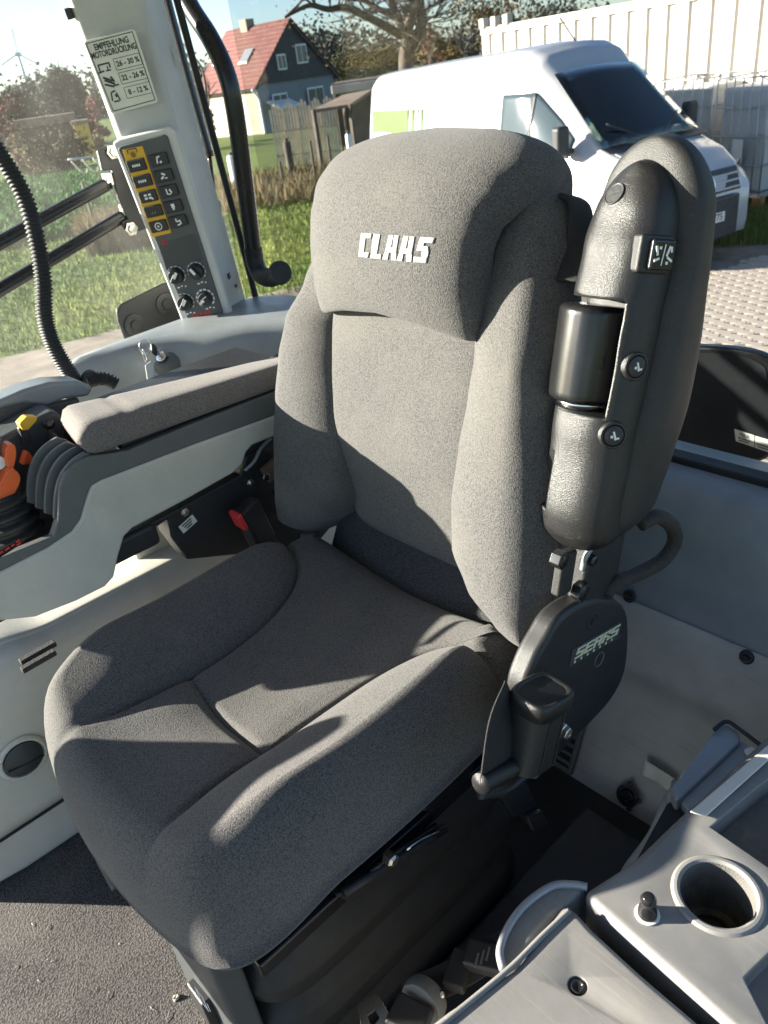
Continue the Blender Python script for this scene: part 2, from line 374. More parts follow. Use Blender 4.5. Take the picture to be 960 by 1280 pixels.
struct(box('wall_side', (-1.02, -.78, -.06), (-.98, .62, .50), 'light', bevel=.004))
# fixings on the rear lining
for i, (px, py, lb) in enumerate([(787, 745, 'black push plug in the lining beside the badge cover'), (934, 821, 'black push plug in the lining below the rear shelf')]):
    e = atp(px, py, WP0, WN); fm = frame(e, (1, 0, 0), WN.cross(Vector((1, 0, 0))))
    t = thing('push_plug', e, lb, 'plug', 'plugs in the rear lining')
    lathe('collar', [(0, .0), (.0125, .0), (.0125, .003), (.010, .005), (0, .005)], fm, 'black', t)
    lathe('grip', [(0, .004), (.007, .004), (.0065, .011), (0, .012)], fm @ Matrix.Diagonal((1, .6, 1, 1)), 'rubber', t)
e = atp(785, 994, WP0, WN); fm = frame(e, (1, 0, 0), WN.cross(Vector((1, 0, 0))))
t = thing('socket', e, 'round black power socket set in the grey rear lining', 'socket')
lathe('body', [(0, .001), (.021, .001), (.021, .006), (.018, .009), (.0175, .003), (0, .003)], fm, 'black', t)
lathe('insert', [(0, .003), (.0145, .003), (.013, .0085), (0, .0085)], fm, 'black_gloss', t)
for k in range(6):
    a = k*math.pi/3; lathe('pin', [(0, .0085), (.0018, .0085), (.0018, .0105), (0, .011)], fm @ Matrix.Translation((.008*math.cos(a), .008*math.sin(a), 0)), 'black', t, seg=8)
for a in (R(95), R(10), R(-65)):
    lathe('lug', [(0, 0), (.005, 0), (.005, .004), (.0022, .005), (0, .004)], fm @ Matrix.Translation((.0245*math.cos(a), .0245*math.sin(a), .001)), 'black', t, seg=12)
t = thing('type_plate', atp(825, 960, WP0, WN), 'curling white type plate on the grey rear lining beside the socket', 'label')
def tp(u, v):
    a = atp(808, 948, WP0, WN); b = atp(846, 972, WP0, WN); c = atp(803, 966, WP0, WN)
    return a+(b-a)*u+(c-a)*v*1.0+WN*(.004+.006*math.sin(u*9)*v*(1-u)+.004*(1-v))
link('plate', grid_mesh(tp, 16, 8), 'sticker', t, solid=.0006)
a_ = atp(825, 955, WP0, WN)
for k in range(6):
    p = a_+WN*.0085+Vector((-.012+.0052*k, 0, -.001-.0005*k)); link('print_mark', box_mesh(.0008, .0045, .0005), 'ink', t, matrix=frame(p, (1, 0, 0), WN.cross(Vector((1, 0, 0)))), smooth=False)
# vent grille low in the lining beside the seat
ga = [(668, 892), (722, 868), (735, 905), (712, 962), (668, 945)]
gc = atp(700, 915, WP0, WN)
t = thing('vent_grille', gc, 'dark slatted air grille in the rear lining behind the belt reel', 'grille')
gx = Vector((1, 0, 0)); gy = WN.cross(gx)
fm = frame(gc, gx, gy)
def fmbox(name, c, s, mt, par, base, bevel=.001, rot=0.):
    return link(name, box_mesh(*s), mt, par, matrix=base @ Matrix.Translation(c) @ Matrix.Rotation(rot, 4, 'Z'), bevel=bevel)
link('recess', box_mesh(.085, .12, .004), 'floor', t, matrix=fm @ Matrix.Translation((0, 0, .003)), bevel=.001)
for sx in (-1, 1): fmbox('frame_side', (sx*.046, 0, .006), (.010, .134, .012), 'trim', t, fm, .003)
for sy in (-1, 1): fmbox('frame_end', (0, sy*.062, .006), (.084, .010, .012), 'trim', t, fm, .003)
for k in range(6):
    fmbox('slat', (0, -.047+k*.019, .0075), (.082, .0075, .006), 'trim', t, fm @ Matrix.Identity(4), .0015)

# ------------------------------------------------------------------ right rear corner: cover below the pillar, pillar, window seals
cc = thing('corner_cover', (-.80, .45, 0), 'grey moulded cover at the foot of the pillar behind the armrest', 'cover')
def cpt(px, py, z): return at(px, py, z=z)
top = [(-.985, .16), (-.93, .19), (-.885, .285), (-.83, .375), (-.765, .45), (-.70, .535), (-.64, .60), (-.575, .655), (-.56, .735), (-.985, .735)]
def cover_row(z, g):
    return [Vector((x*(1-g*.0)-g*.75 if False else x+g*(-.10 if i < 8 else 0), y+g*(.06 if i < 8 else 0), z)) for i, (x, y) in enumerate(top)]
def off_row(z, k):
    c = Vector((-.9, .55)); out = []
    for x, y in top:
        d = Vector((x, y))-c; d = d*(1-k); out.append(Vector((c.x+d.x, c.y+d.y, z)))
    return out
dense = lambda row: smooth_closed(row, 4)
rows = [dense(off_row(z, k)) for z, k in ((.30, -.06), (.55, -.03), (.68, 0), (.735, .015), (.762, .06), (.776, .13), (.782, .30), (.784, .6))]
link('shell', loft_mesh(rows), 'shelf', cc)
# ignition key with tag in the cover
kp = at(203, 447, X=-.86)
kt = thing('ignition_key', kp, 'key with ring and white tag in the ignition lock beside the pillar', 'key')
kd = Vector((.45, -.55, .70)).normalized(); kf = frame(kp, kd.orthogonal(), kd.cross(kd.orthogonal()))
lathe('lock_boss', [(.0, -.035), (.040, -.035), (.036, -.012), (.029, -.004), (.025, 0), (.017, .001), (.016, -.003), (0, -.003)], kf, 'trim', kt, seg=28)
lathe('lock_barrel', [(0, -.004), (.013, -.004), (.013, .009), (.010, .011), (0, .011)], kf, 'chrome', kt)
link('key_blade', box_mesh(.003, .009, .026), 'steel', kt, matrix=kf @ Matrix.Translation((0, 0, .022)), bevel=.0006)
link('key_head', box_mesh(.007, .024, .022), 'black', kt, matrix=kf @ Matrix.Translation((0, 0, .042)), bevel=.003)
ringc = kp+kd*.052+Vector((-.012, -.01, .004))
tube('ring', [ringc+Vector((0, .014*math.cos(a), .016*math.sin(a))) for a in [2*math.pi*i/24 for i in range(25)]], .0013, 'chrome', kt, seg=6, k=0)
tube('ring', [ringc+Vector((.008*math.cos(a), -.008, -.018+.014*math.sin(a))) for a in [2*math.pi*i/24 for i in range(25)]], .0011, 'chrome', kt, seg=6, k=0)
link('tag', box_mesh(.028, .0025, .050), 'white', kt, matrix=frame(at(187, 467, X=-.82), (.6, -.8, 0), (.1, .1, 1)) @ Matrix.Rotation(R(90), 4, 'X'), bevel=.001)

# pillar: inner face carries the switch panel
PL0, PL1 = at(85, 0, X=-.98), at(236, 415, X=-.98)
PR0, PR1 = at(180, 0, X=-.91), at(281, 398, X=-.91)
eu = (PR1-PL1); eu.z = 0; eu.normalize()
evL = (PL0-PL1).normalized()
PN = eu.cross(evL).normalized()
if PN.dot(CP-PL1) < 0: PN = -PN
PP0 = (PL1+PR1)/2
pil = thing('cab_pillar', Vector((-.95, .5, .76)), 'pale grey cab pillar carrying the switch panel', 'pillar')
def pil_at(px, py, lift=0.): return atp(px, py, PP0, PN)+PN*lift
def ext(a, b, z): d = b-a; return a+d*((z-a.z)/d.z)
Bk0, Bk1 = at(207, 0, X=-.985), at(303, 353, X=-.985)
def pil_row(z):
    l, r, bk = ext(PL1, PL0, z), ext(PR1, PR0, z), ext(Bk1, Bk0, z)
    r = Vector((*(atp(0, 0, PP0, PN)*0).xy, z)) if False else r
    far = Vector((l.x-.05, bk.y-.01, z)); far2 = Vector((l.x-.05, l.y+.02, z))
    return [l, r, bk, far, far2]
link('post', loft_mesh([pil_row(z) for z in (.70, .90, 1.1, 1.3, 1.5, 1.80)]), 'pillar', pil, bevel=.013, seg=4)
upv = (evL - PN*evL.dot(PN)).normalized(); rtv = upv.cross(PN).normalized()
if rtv.dot(eu) < 0: rtv = -rtv
def pfr(px, py, lift=0.): return frame(pil_at(px, py, lift), rtv, upv)
# raised lower housing around the panel
link('housing', prism_mesh([pil_at(x, y, -.012) for x, y in [(141, 178), (150, 172), (213, 157), (221, 161), (291, 392), (287, 400), (240, 413), (231, 409)]], PN*.020), 'pillar', pil, bevel=.006, seg=3)
panel = link('switch_panel', prism_mesh([pil_at(x, y, .006) for x, y in [(149, 185), (153, 181), (206, 167), (211, 170), (280, 388), (277, 393), (242, 402), (236, 398)]], PN*.006), 'panel', pil, bevel=.0025)
link('panel_insert', prism_mesh([pil_at(x, y, .0118) for x, y in [(200, 304), (244, 290), (256, 323), (210, 337)]], PN*.0008), 'panel_dark', panel, bevel=.0003)
link('yellow_field', prism_mesh([pil_at(x, y, .0118) for x, y in [(155, 186), (180, 181), (216, 289), (192, 295)]], PN*.0012), 'yellow', panel, bevel=.0004)
keyme = box_mesh(.043, .0255, .008)
def marks(par, px, py, kind, lift, mt='white', s=1.):
    f = pfr(px, py, lift)
    def bar(x, y, w, h, r=0.): link('symbol', box_mesh(w*s, h*s, .0005), mt, par, matrix=f @ Matrix.Translation((x*s, y*s, 0)) @ Matrix.Rotation(r, 4, 'Z'), smooth=False)
    if kind == 'auto':
        for i in range(4): bar(-.0075+.005*i, 0, .0034, .0052, .1)
    elif kind == 'grid':
        for i in (-1, 1):
            for j in (-1, 1): bar(i*.005, j*.0035, .0065, .0045)
        bar(.009, -.006, .004, .004, .7)
    elif kind == 'ring':
        for k in range(10): a = k*math.pi/5; bar(.0075*math.cos(a), .0075*math.sin(a), .0022, .005, a)
        bar(0, 0, .006, .0018, .3); bar(0, 0, .0018, .006, .3)
    elif kind == 'dash': bar(-.003, -.003, .0016, .0016); bar(.004, -.003, .0016, .0016)
    elif kind == 'hook': bar(-.003, 0, .003, .014, -.2); bar(.001, .006, .008, .003, .3); bar(.004, -.005, .005, .004, .6)
    elif kind == 'wave': bar(.001, .004, .009, .004, -.5); bar(-.003, -.003, .008, .004, .6); bar(.005, -.005, .006, .0025)
    elif kind == 'lift': bar(-.004, 0, .003, .012); bar(.001, -.006, .007, .0025); bar(.005, 0, .004, .009, .4)
    elif kind == 'hand': bar(0, .002, .008, .009, .1); bar(0, -.005, .005, .004, .2)
    elif kind == 'turn': bar(-.003, .004, .003, .007); bar(.002, .001, .010, .003, .2); bar(.006, -.003, .003, .007, .1); bar(.001, -.007, .008, .003, .2)
    elif kind == 'sun':
        for k in range(8): a = k*math.pi/4; bar(.0045*math.cos(a), -.003+.0045*math.sin(a), .006, .0016, a)
        bar(0, .008, .020, .002); bar(-.0105, .004, .002, .009); bar(.0105, .004, .002, .009)
    elif kind == 'tri':
        for k in range(3): a = R(90+120*k); bar(.0042*math.cos(a+R(60)), .0042*math.sin(a+R(60)), .0017, .0155, a+R(60))
        bar(0, .0005, .0015, .005)
marks(panel, 168, 190, 'sun', .0135, 'ink')
marks(panel, 207, 301, 'tri', .0128, 'red')
Lk = [(173, 205), (180.5, 224.5), (187.5, 243.5), (194, 262), (200.5, 280.5)]; Rk = [(200.5, 198), (206.7, 218), (213, 237), (218.7, 256), (224.5, 274.5)]
for (px, py), kd_ in zip(Lk+Rk, ['auto', 'auto', 'grid', 'dash', 'ring', 'hook', 'wave', 'lift', 'hand', 'turn']):
    k_ = link('key', keyme, 'panel_dark' if (px, py) in Rk else 'black', panel, matrix=pfr(px, py, .0135), bevel=.0025)
    marks(k_, px, py, kd_, .0182)
for i, (px, py, r, ang) in enumerate([(222, 342, .0185, 50), (247, 337, .0185, 118), (233, 375.5, .0185, 50), (258, 370.5, .0165, 205)]):
    f = pfr(px, py, .012)
    kn = lathe('knob', [(0, 0), (r, 0), (r*.96, .012), (r*.9, .015), (0, .015)], f, 'black', panel, seg=28)
    link('grip', box_mesh(r*1.7, r*.62, .009), 'black', kn, matrix=f @ Matrix.Rotation(R(ang), 4, 'Z') @ Matrix.Translation((0, 0, .018)), bevel=.002)
    link('pointer', box_mesh(r*.9, r*.34, .0008), 'white', kn, matrix=f @ Matrix.Rotation(R(ang), 4, 'Z') @ Matrix.Translation((r*.35, 0, .0232)), smooth=False)
    n_ = 10
    for k in range(n_):
        a = R(-40+k*260/(n_-1)); wd = .0040 if i == 3 else .0016
        link('scale_mark', box_mesh(wd, .0075 if i == 3 else .0075, .0005), 'white', kn, matrix=f @ Matrix.Rotation(a, 4, 'Z') @ Matrix.Translation((r*1.17+(.002 if i == 3 else 0), 0, .0008)), smooth=False)
    for k in range(3):
        link('print_mark', box_mesh(.006-.001*k, .003, .0005), 'white', kn, matrix=f @ Matrix.Translation((-.009+.009*k+.004, -r*1.62+.002*(k % 2), .0006)) @ Matrix.Rotation(.2*k, 4, 'Z'), smooth=False)
text('maker_name', 'CLAAS', .0155, pfr(253, 390.5, .0128), 'red', panel, bold=.0004, xs=1.1)
# sticker
st = link('sticker', prism_mesh([pil_at(x, y, .0005) for x, y in [(105.5, 54), (108, 51), (165, 36.5), (169.5, 39), (197.5, 125), (196.5, 128), (143, 142.5), (139, 140.5)]], PN*.0012), 'sticker', pil, bevel=.0003)
def strip(a, b, wpx, par=st, lift=.0021, mt='ink'):
    A, B = pil_at(*a, lift), pil_at(*b, lift); d = B-A
    link('border', box_mesh(d.length, wpx, .0003), mt, par, matrix=frame((A+B)/2, d, PN.cross(d)), smooth=False)
for a, b in (((108, 54.5), (165.5, 39.5)), ((165.5, 39.5), (194, 124.5)), ((142, 139), (194, 124.5)), ((108, 54.5), (142, 139))): strip(a, b, .0016)
text('print', 'EMPFEHLUNG', .0155, pfr(139.5, 54.5, .0022), 'ink', st, bold=.0005, xs=.80)
text('print', 'MOTORDRÜCKUNG', .0155, pfr(142.5, 64, .0022), 'ink', st, bold=.0005, xs=.70)
for (px, py), s in zip([(160, 77), (166.5, 94.5), (173, 112.5)], ['26 - 30 %', '22 - 26 %', '8 - 12 %']):
    text('print', s, .0140, pfr(px, py, .0022), 'ink', st, bold=.0004, xs=.95)
    f = pfr(px, py, .0022)
    for dx, dy, w_, h_ in ((0, .0105, .058, .0009), (0, -.0105, .058, .0009), (-.029, 0, .0009, .021), (.029, 0, .0009, .021)):
        link('border', box_mesh(w_, h_, .0003), 'ink', st, matrix=f @ Matrix.Translation((dx, dy, 0)), smooth=False)
for (px, py), bars in zip([(131, 84), (137.5, 102.5), (144, 120)], [
        [(0, .006, .026, .003, 0), (-.012, 0, .003, .012, 0), (.012, .002, .003, .010, 0), (-.010, -.007, .014, .003, .1), (.006, -.007, .011, .0025, 0), (.006, -.003, .0025, .009, 0)],
        [(-.002, .006, .020, .004, -.5), (0, 0, .022, .004, -.5), (-.003, -.006, .02, .004, -.4), (.008, .004, .004, .012, .4), (.012, -.008, .012, .003, 0)],
        [(-.007, 0, .003, .016, -.2), (.007, -.002, .003, .016, .2), (0, .009, .010, .003, .2), (0, -.010, .012, .003, 0), (.003, 0, .004, .006, .4)]]):
    f = pfr(px, py, .0022)
    for x, y, w_, h_, a in bars: link('pictogram', box_mesh(w_, h_, .0003), 'ink', st, matrix=f @ Matrix.Translation((x, y, 0)) @ Matrix.Rotation(a, 4, 'Z'), smooth=False)
# small hardware on the side face of the pillar
SF = (PR1-Bk1); sfn = (ext(Bk1, Bk0, 1.0)-ext(PR1, PR0, 1.0)).cross(evL).normalized()
if sfn.dot(CP-PR1) < 0: sfn = -sfn
def sf_at(px, py, l=0.): return atp(px, py, PR1, sfn)+sfn*l
for px, py, w_, h_ in ((182, 20, .012, .022), (225, 153, .012, .022), (284, 345, .014, .020), (293, 357, .008, .014)):
    q = link('clip', box_mesh(w_, h_, .010), 'black', pil, matrix=frame(sf_at(px, py, .003), PN.cross(upv), upv) @ Matrix.Rotation(R(90), 4, 'Y') @ Matrix.Rotation(R(90), 4, 'Z'), bevel=.002)
hk = sf_at(206, 72, .006)
tube('hook', [hk+upv*.028, hk+upv*.022+sfn*.012, hk+sfn*.018, hk-upv*.022+sfn*.012, hk-upv*.028], .0045, 'pillar', pil)
for py, px in ((17, 84), ): link('clip', box_mesh(.014, .02, .012), 'black', pil, matrix=pfr(px+2, py, -.004), bevel=.002)

# glazing
gz = thing('rear_window', (0, .75, .59), 'wide dusty rear window pane behind the seat', 'window')
link('pane', box_mesh(2.0, .005, 1.25, (.05, .765, 1.225)), 'glass', gz, smooth=False)
box('seal', (-.95, .752, .586), (1.05, .785, .603), 'rubber', gz, bevel=.004)
tube('edge_seal', [Bk1+Vector((.0, .028, -.06)), Bk1+Vector((0, .028, 0)), Bk0+Vector((0, .028, 0)), ext(Bk1, Bk0, 1.85)+Vector((0, .028, 0))], .0085, 'rubber', gz, k=4)
gz2 = thing('side_window', (-1.04, 0, .56), 'hazy dusty side window pane left of the pillar', 'window')
link('pane', box_mesh(.005, 2.05, 1.26, (-1.165, -.25, 1.19)), 'glass_side', gz2, smooth=False)
# cab roof (above the frame: it shades the cab as the real one does)
struct(box('cab_roof', (-1.12, -1.05, 1.80), (1.05, .85, 1.90), 'light', bevel=.03))

# strut and grab rail beside the pillar
t = thing('gas_strut', at(290, 330, Y=.72), 'slim black gas strut running down beside the pillar', 'strut')
tube('cylinder', [at(200, -30, Y=.70), at(232, 90, Y=.70), at(262, 196, Y=.70)], .0125, 'tube', t, seg=14)
tube('rod', [at(262, 196, Y=.70), at(270, 258, Y=.70), at(283, 330, Y=.70)], .0055, 'tube', t, seg=10)
lathe('joint', [(0, -.014), (.012, -.014), (.014, 0), (.012, .014), (0, .014)], Matrix.Translation(at(270, 258, Y=.70)), 'rubber', t)
t = thing('grab_rail', at(322, 345, Y=.70), 'bent black tubular rail with rubber foot beside the rear window', 'rail')
tube('tube', [at(218, -30, Y=.70), at(240, 12, Y=.70), at(263, 48, Y=.70), at(283, 92, Y=.70), at(294, 140, Y=.70), at(306, 230, Y=.70), at(317, 318, Y=.70)], .0215, 'tube', t, seg=20)
ft = tube('foot', [at(316, 310, Y=.70), at(319, 328, Y=.70), at(326, 343, Y=.695), at(338, 347, Y=.68), at(350, 342, Y=.665)], [.0235]*33, 'rubber', t, seg=20)
e = at(350, 341, Y=.665); dr = (at(350, 342, Y=.665)-at(336, 347, Y=.68)).normalized()
lathe('foot_cap', [(0, -.012), (.027, -.012), (.029, 0), (.027, .010), (.018, .012), (0, .010)], frame(e, dr.orthogonal(), dr.cross(dr.orthogonal())), 'rubber', t)

# outside the side window: bracket with two guard rails, lower plate; hose inside
t = thing('guard_rail', at(165, 240, X=-1.10), 'black bracket with two guard tubes outside the side window', 'rail')
link('bracket', prism_mesh([at(x, y, X=-1.10) for x, y in [(122, 188), (160, 172), (168, 200), (202, 280), (160, 294), (152, 278), (160, 274), (148, 248), (140, 212), (128, 214)]], (-.012, 0, 0)), 'black', t, bevel=.003)
for a, b in (((-60, 336), (136, 229)), ((-60, 398), (158, 268))):
    tube('tube', [at(*a, X=-1.12), at((a[0]+b[0])/2, (a[1]+b[1])/2, X=-1.12), at(*b, X=-1.12)], .0155, 'tube', t, seg=16)
for px, py in ((141, 190), (164, 286)):
    lathe('bolt', [(0, 0), (.017, 0), (.017, .003), (.011, .0035), (.0105, .010), (0, .011)], frame(at(px, py, X=-1.097), (0, 1, 0), (0, 0, 1)), 'steel', t, seg=6)
for px, py in ((135, 224), (156, 263)): link('end_stop', box_mesh(.02, .02, .03), 'steel', t, matrix=Matrix.Translation(at(px, py, X=-1.115)), bevel=.003)
t = thing('fender_plate', at(190, 420, X=-1.12), 'dark plate with two bolt heads outside below the pillar', 'plate')
link('plate', prism_mesh([at(x, y, X=-1.12) for x, y in [(146, 388), (152, 380), (205, 354), (240, 350), (250, 440), (190, 500), (160, 480), (158, 430), (148, 402)]], (-.012, 0, 0)), 'black', t, bevel=.006)
for px, py in ((168, 406), (207, 380)):
    lathe('bolt', [(0, 0), (.028, 0), (.028, .003), (.022, .005), (.013, .005), (.012, .010), (0, .010)], frame(at(px, py, X=-1.119), (0, 1, 0), (0, 0, 1)), 'black', t)
t = thing('corrugated_hose', at(98, 472, X=-.78), 'ribbed black conduit hanging down at the left beside the armrest', 'hose')
hp = catmull([at(-30, 150, X=-.80), at(0, 193, X=-.80), at(30, 245, X=-.79), at(46, 300, X=-.78), at(54, 350, X=-.77), at(56, 395, X=-.765), at(66, 430, X=-.76), at(84, 462, X=-.75), at(100, 485, X=-.745)], 40)
link('conduit', tube_mesh(hp, [.0150+.0016*(1 if i % 4 < 2 else -1) for i in range(len(hp))], 16), 'rubber', t)
t = thing('cable_elbow', at(125, 478, X=-.72), 'short ribbed black conduit elbow at the front of the armrest', 'hose')
hp = catmull([at(108, 478, X=-.72), at(120, 474, X=-.72), at(133, 474, X=-.71), at(146, 481, X=-.70)], 24)
link('conduit', tube_mesh(hp, [.0125+.0017*(1 if i % 6 < 3 else -1) for i in range(len(hp))], 14), 'rubber', t)
lathe('collar', [(0, -.008), (.017, -.008), (.018, .004), (.016, .008), (0, .008)], frame(at(113, 473, X=-.735), (0, 1, 0), (.3, 0, 1)), 'black', t)
# ================================================================== OPERATOR SEAT
seat = thing('operator_seat', (0, 0, 0), 'grey fabric suspension seat with high backrest and folded-up black armrest', 'seat')
# ---- cushion
def curve2(pts, k=10): return [(p.x, p.y) for p in catmull([(x, y, 0) for x, y in pts], k)]
def dist_poly(x, y, pl):
    best = 9; sgn = 0
    for (ax, ay), (bx, by) in zip(pl, pl[1:]):
        dx, dy = bx-ax, by-ay; L = dx*dx+dy*dy
        t = max(0, min(1, ((x-ax)*dx+(y-ay)*dy)/L)); ex, ey = x-ax-dx*t, y-ay-dy*t
        d = math.hypot(ex, ey)
        if d < best: best = d; sgn = 1 if dx*(y-ay)-dy*(x-ax) > 0 else -1; tt = t
    return best, sgn
seam = curve2([(.150, -.34), (.128, -.27), (.116, -.20), (.114, -.115), (.115, -.02), (.128, .075), (.162, .15), (.215, .185), (.275, .178), (.33, .16)], 5)
cross = curve2([(-.17, -.082), (-.10, -.100), (0, -.114), (.114, -.112)], 5)
def sstep(a, b, x): t = max(0, min(1, (x-a)/(b-a))); return t*t*(3-2*t)
def cushion_top(x, y):
    ax = abs(x)
    z = .494 + .88*x*x + .016*sstep(-.05, .25, y) + .010*sstep(-.05, -.2, y)
    d, s = dist_poly(ax, y, seam)
    out = 1 if s < 0 else -1            # outside of the seam = bolster
    front = sstep(-.31, -.14, y)          # seam dies out towards the front
    if out > 0: z += (.030*(1-math.exp(-d/.030)))*(.25+.75*front)
    z -= .0135*math.exp(-(d/.0060)**2)*(.10+.90*sstep(-.29, -.15, y))
    z -= .006*math.exp(-(d/.03)**2)*front
    if out < 0 or d < .02:
        dc, _ = dist_poly(x, y, cross)
        fade = .45+.55*sstep(-.16, .06, x)
        if out < 0: z -= .0090*math.exp(-(dc/.0065)**2)*fade*(1-math.exp(-(d/.006)**2)) + .004*math.exp(-(dc/.03)**2)*fade
    return z
ol = smooth_closed([(x, y, 0) for x, y in [(-.23, .275), (-.270, .215), (-.283, .08), (-.284, -.10), (-.274, -.220), (-.235, -.294), (-.14, -.324), (0, -.334), (.14, -.324), (.235, -.294), (.274, -.220), (.284, -.10), (.283, .08), (.270, .215), (.23, .275), (0, .285)]], 21)
no = len(ol); verts = []; faces = []; rings = []
er = .058
def FD(y): return .045*sstep(-.13, -.30, y)
def inset(k):   # k metres inwards from the outline
    out = []
    for i in range(no):
        t = (ol[(i+1) % no]-ol[i-1]).normalized(); nrm = Vector((-t.y, t.x, 0))
        if nrm.dot(-ol[i]) < 0: nrm = -nrm
        out.append(ol[i]+nrm*k)
    return out
base_in = inset(er)
RB = [(-.9, .012), (-.6, .004), (-.35, 0)]
for h, k in ((.405, .022), (.412, .010), (.421, .002), (.430, 0)): rings.append([Vector((p.x, p.y, h-FD(p.y))) for p in inset(k)])
NE = 12
for j in range(NE+1):
    a = math.pi/2*j/NE; k = er*(1-math.cos(a)); pts = inset(k); rr = []
    for i, p in enumerate(pts):
        zt = cushion_top(*(base_in[i].xy)) if j < NE else cushion_top(p.x, p.y)
        zlo = .430-FD(p.y); rr.append(Vector((p.x, p.y, zlo+(zt-zlo)*math.sin(a)**.9)))
    rings.append(rr)
NI = 74
for j in range(1, NI):
    s = 1-j/NI; rr = []
    for p in base_in:
        x, y = p.x*s, p.y*s - .0*(1-s); rr.append(Vector((x, y, cushion_top(x, y))))
    rings.append(rr)
for r in rings: verts += r
for i in range(len(rings)-1):
    for j in range(no): faces.append((i*no+j, i*no+(j+1) % no, (i+1)*no+(j+1) % no, (i+1)*no+j))
c0 = len(verts); verts.append(Vector((0, 0, cushion_top(0, 0)))); b = (len(rings)-1)*no
for j in range(no): faces.append((b+j, b+(j+1) % no, c0))
faces.append(tuple(range(no-1, -1, -1)))
cush = link('seat_cushion', fixn(mesh(verts, faces)), 'fabric', seat)
for sg in (-1, 1):
    pts = [Vector((sg*x, y, cushion_top(sg*x, y)+.0004)) for x, y in curve2(seam, 3) if -.23 < y and x < .262]
    link('seam', tube_mesh(pts, .0013, 6), 'fabric_shade_seam', cush)
link('seam', tube_mesh([Vector((x, y, cushion_top(x, y)+.0002)) for x, y in curve2(cross, 3) if -.10 < x < .108], .0011, 6), 'fabric_shade_seam', cush)
# ---- backrest frame of reference
BT = R(10); BO = Vector((0, .245, .5)); BUp = Vector((0, math.sin(BT), math.cos(BT))); BN = Vector((0, -math.cos(BT), math.sin(BT)))
def bp(x, t, n): return BO + Vector((x, 0, 0)) + BUp*t + BN*n
def atb(px, py, n=0.): return atp(px, py, BO+BN*n, BN)
def loft_pad(name, ts, sec, mt, parent, seg=64, p=3.0, capk=7, capr=.03, skew=0.):
    """closed soft body: sec(t) -> (x centre, half width, n centre, half depth); ends rounded off over capr"""
    rows = []; t0, t1 = ts[0], ts[-1]; full = []
    for j in range(capk): a = math.pi/2*j/capk; full.append((t0+capr*(1-math.sin(a+.0)) if False else t0+capr*(1-math.cos(math.pi/2*j/capk)), math.sin(math.pi/2*(j+.35)/(capk+.35))))
    nmid = 60
    for j in range(nmid+1): full.append((t0+capr+(t1-t0-2*capr)*j/nmid, 1.))
    for j in range(capk-1, -1, -1): full.append((t1-capr*(1-math.cos(math.pi/2*j/capk)), math.sin(math.pi/2*(j+.35)/(capk+.35))))
    for t, s in full:
        xc, hw, nc, hd = sec(t); row = []
        dx = min(hw*.9, capr)*(1-s); dn = min(hd*.9, capr)*(1-s)
        for i in range(seg):
            c, sn = sup(2*math.pi*i/seg, p); row.append(bp(xc+(hw-dx)*c+skew*max(0, sn)*(1-abs(c)), t, nc+(hd-dn)*sn))
        rows.append(row)
    return link(name, loft_mesh(rows), mt, parent)
shell = loft_pad('backrest_shell', [.02, .60], lambda t: (0, .235-.03*t, -.095, .035), 'black', seat, p=5)
low = loft_pad('lumbar_pad', [-.06, .22], lambda t: (0, .235, -.098+.03*sstep(.08, -.05, t), .055), 'fabric_shade_seam', seat, p=5)
bt = [(.02, .235, .285, .022), (.06, .200, .303, .046), (.10, .150, .308, .058), (.15, .120, .308, .062), (.22, .115, .304, .062), (.30, .122, .294, .058), (.37, .132, .280, .052), (.43, .135, .265, .042), (.49, .110, .247, .014), (.55, .095, .230, -.008), (.62, .090, .212, -.034)]
bt_old = [(.045, .235, .285, .028), (.07, .205, .300, .044), (.11, .172, .307, .058), (.18, .145, .306, .068), (.26, .135, .300, .068), (.36, .137, .288, .058), (.46, .145, .273, .043), (.56, .160, .262, .028), (.63, .172, .252, .012)]
def bol(sgn):
    def sec(t):
        xi, xo, nf = lerp_table(bt, t); nb = -.12
        return (sgn*(xi+xo)/2, (xo-xi)/2, (nf+nb)/2, (nf-nb)/2)
    return loft_pad('side_bolster', [.02, .640], sec, 'fabric', seat, p=2.3, capr=.05, skew=sgn*.026)
bol(-1); bol(1)
def csec(t): return (0, .172-.02*sstep(.2, .05, t), -.026+.012*math.sin(max(0, min(1, (t-.05)/.42))*math.pi)-.040*sstep(.30, .08, t), .042)
cp = loft_pad('back_panel', [.07, .52], csec, 'fabric', seat, p=4.2, capr=.035)
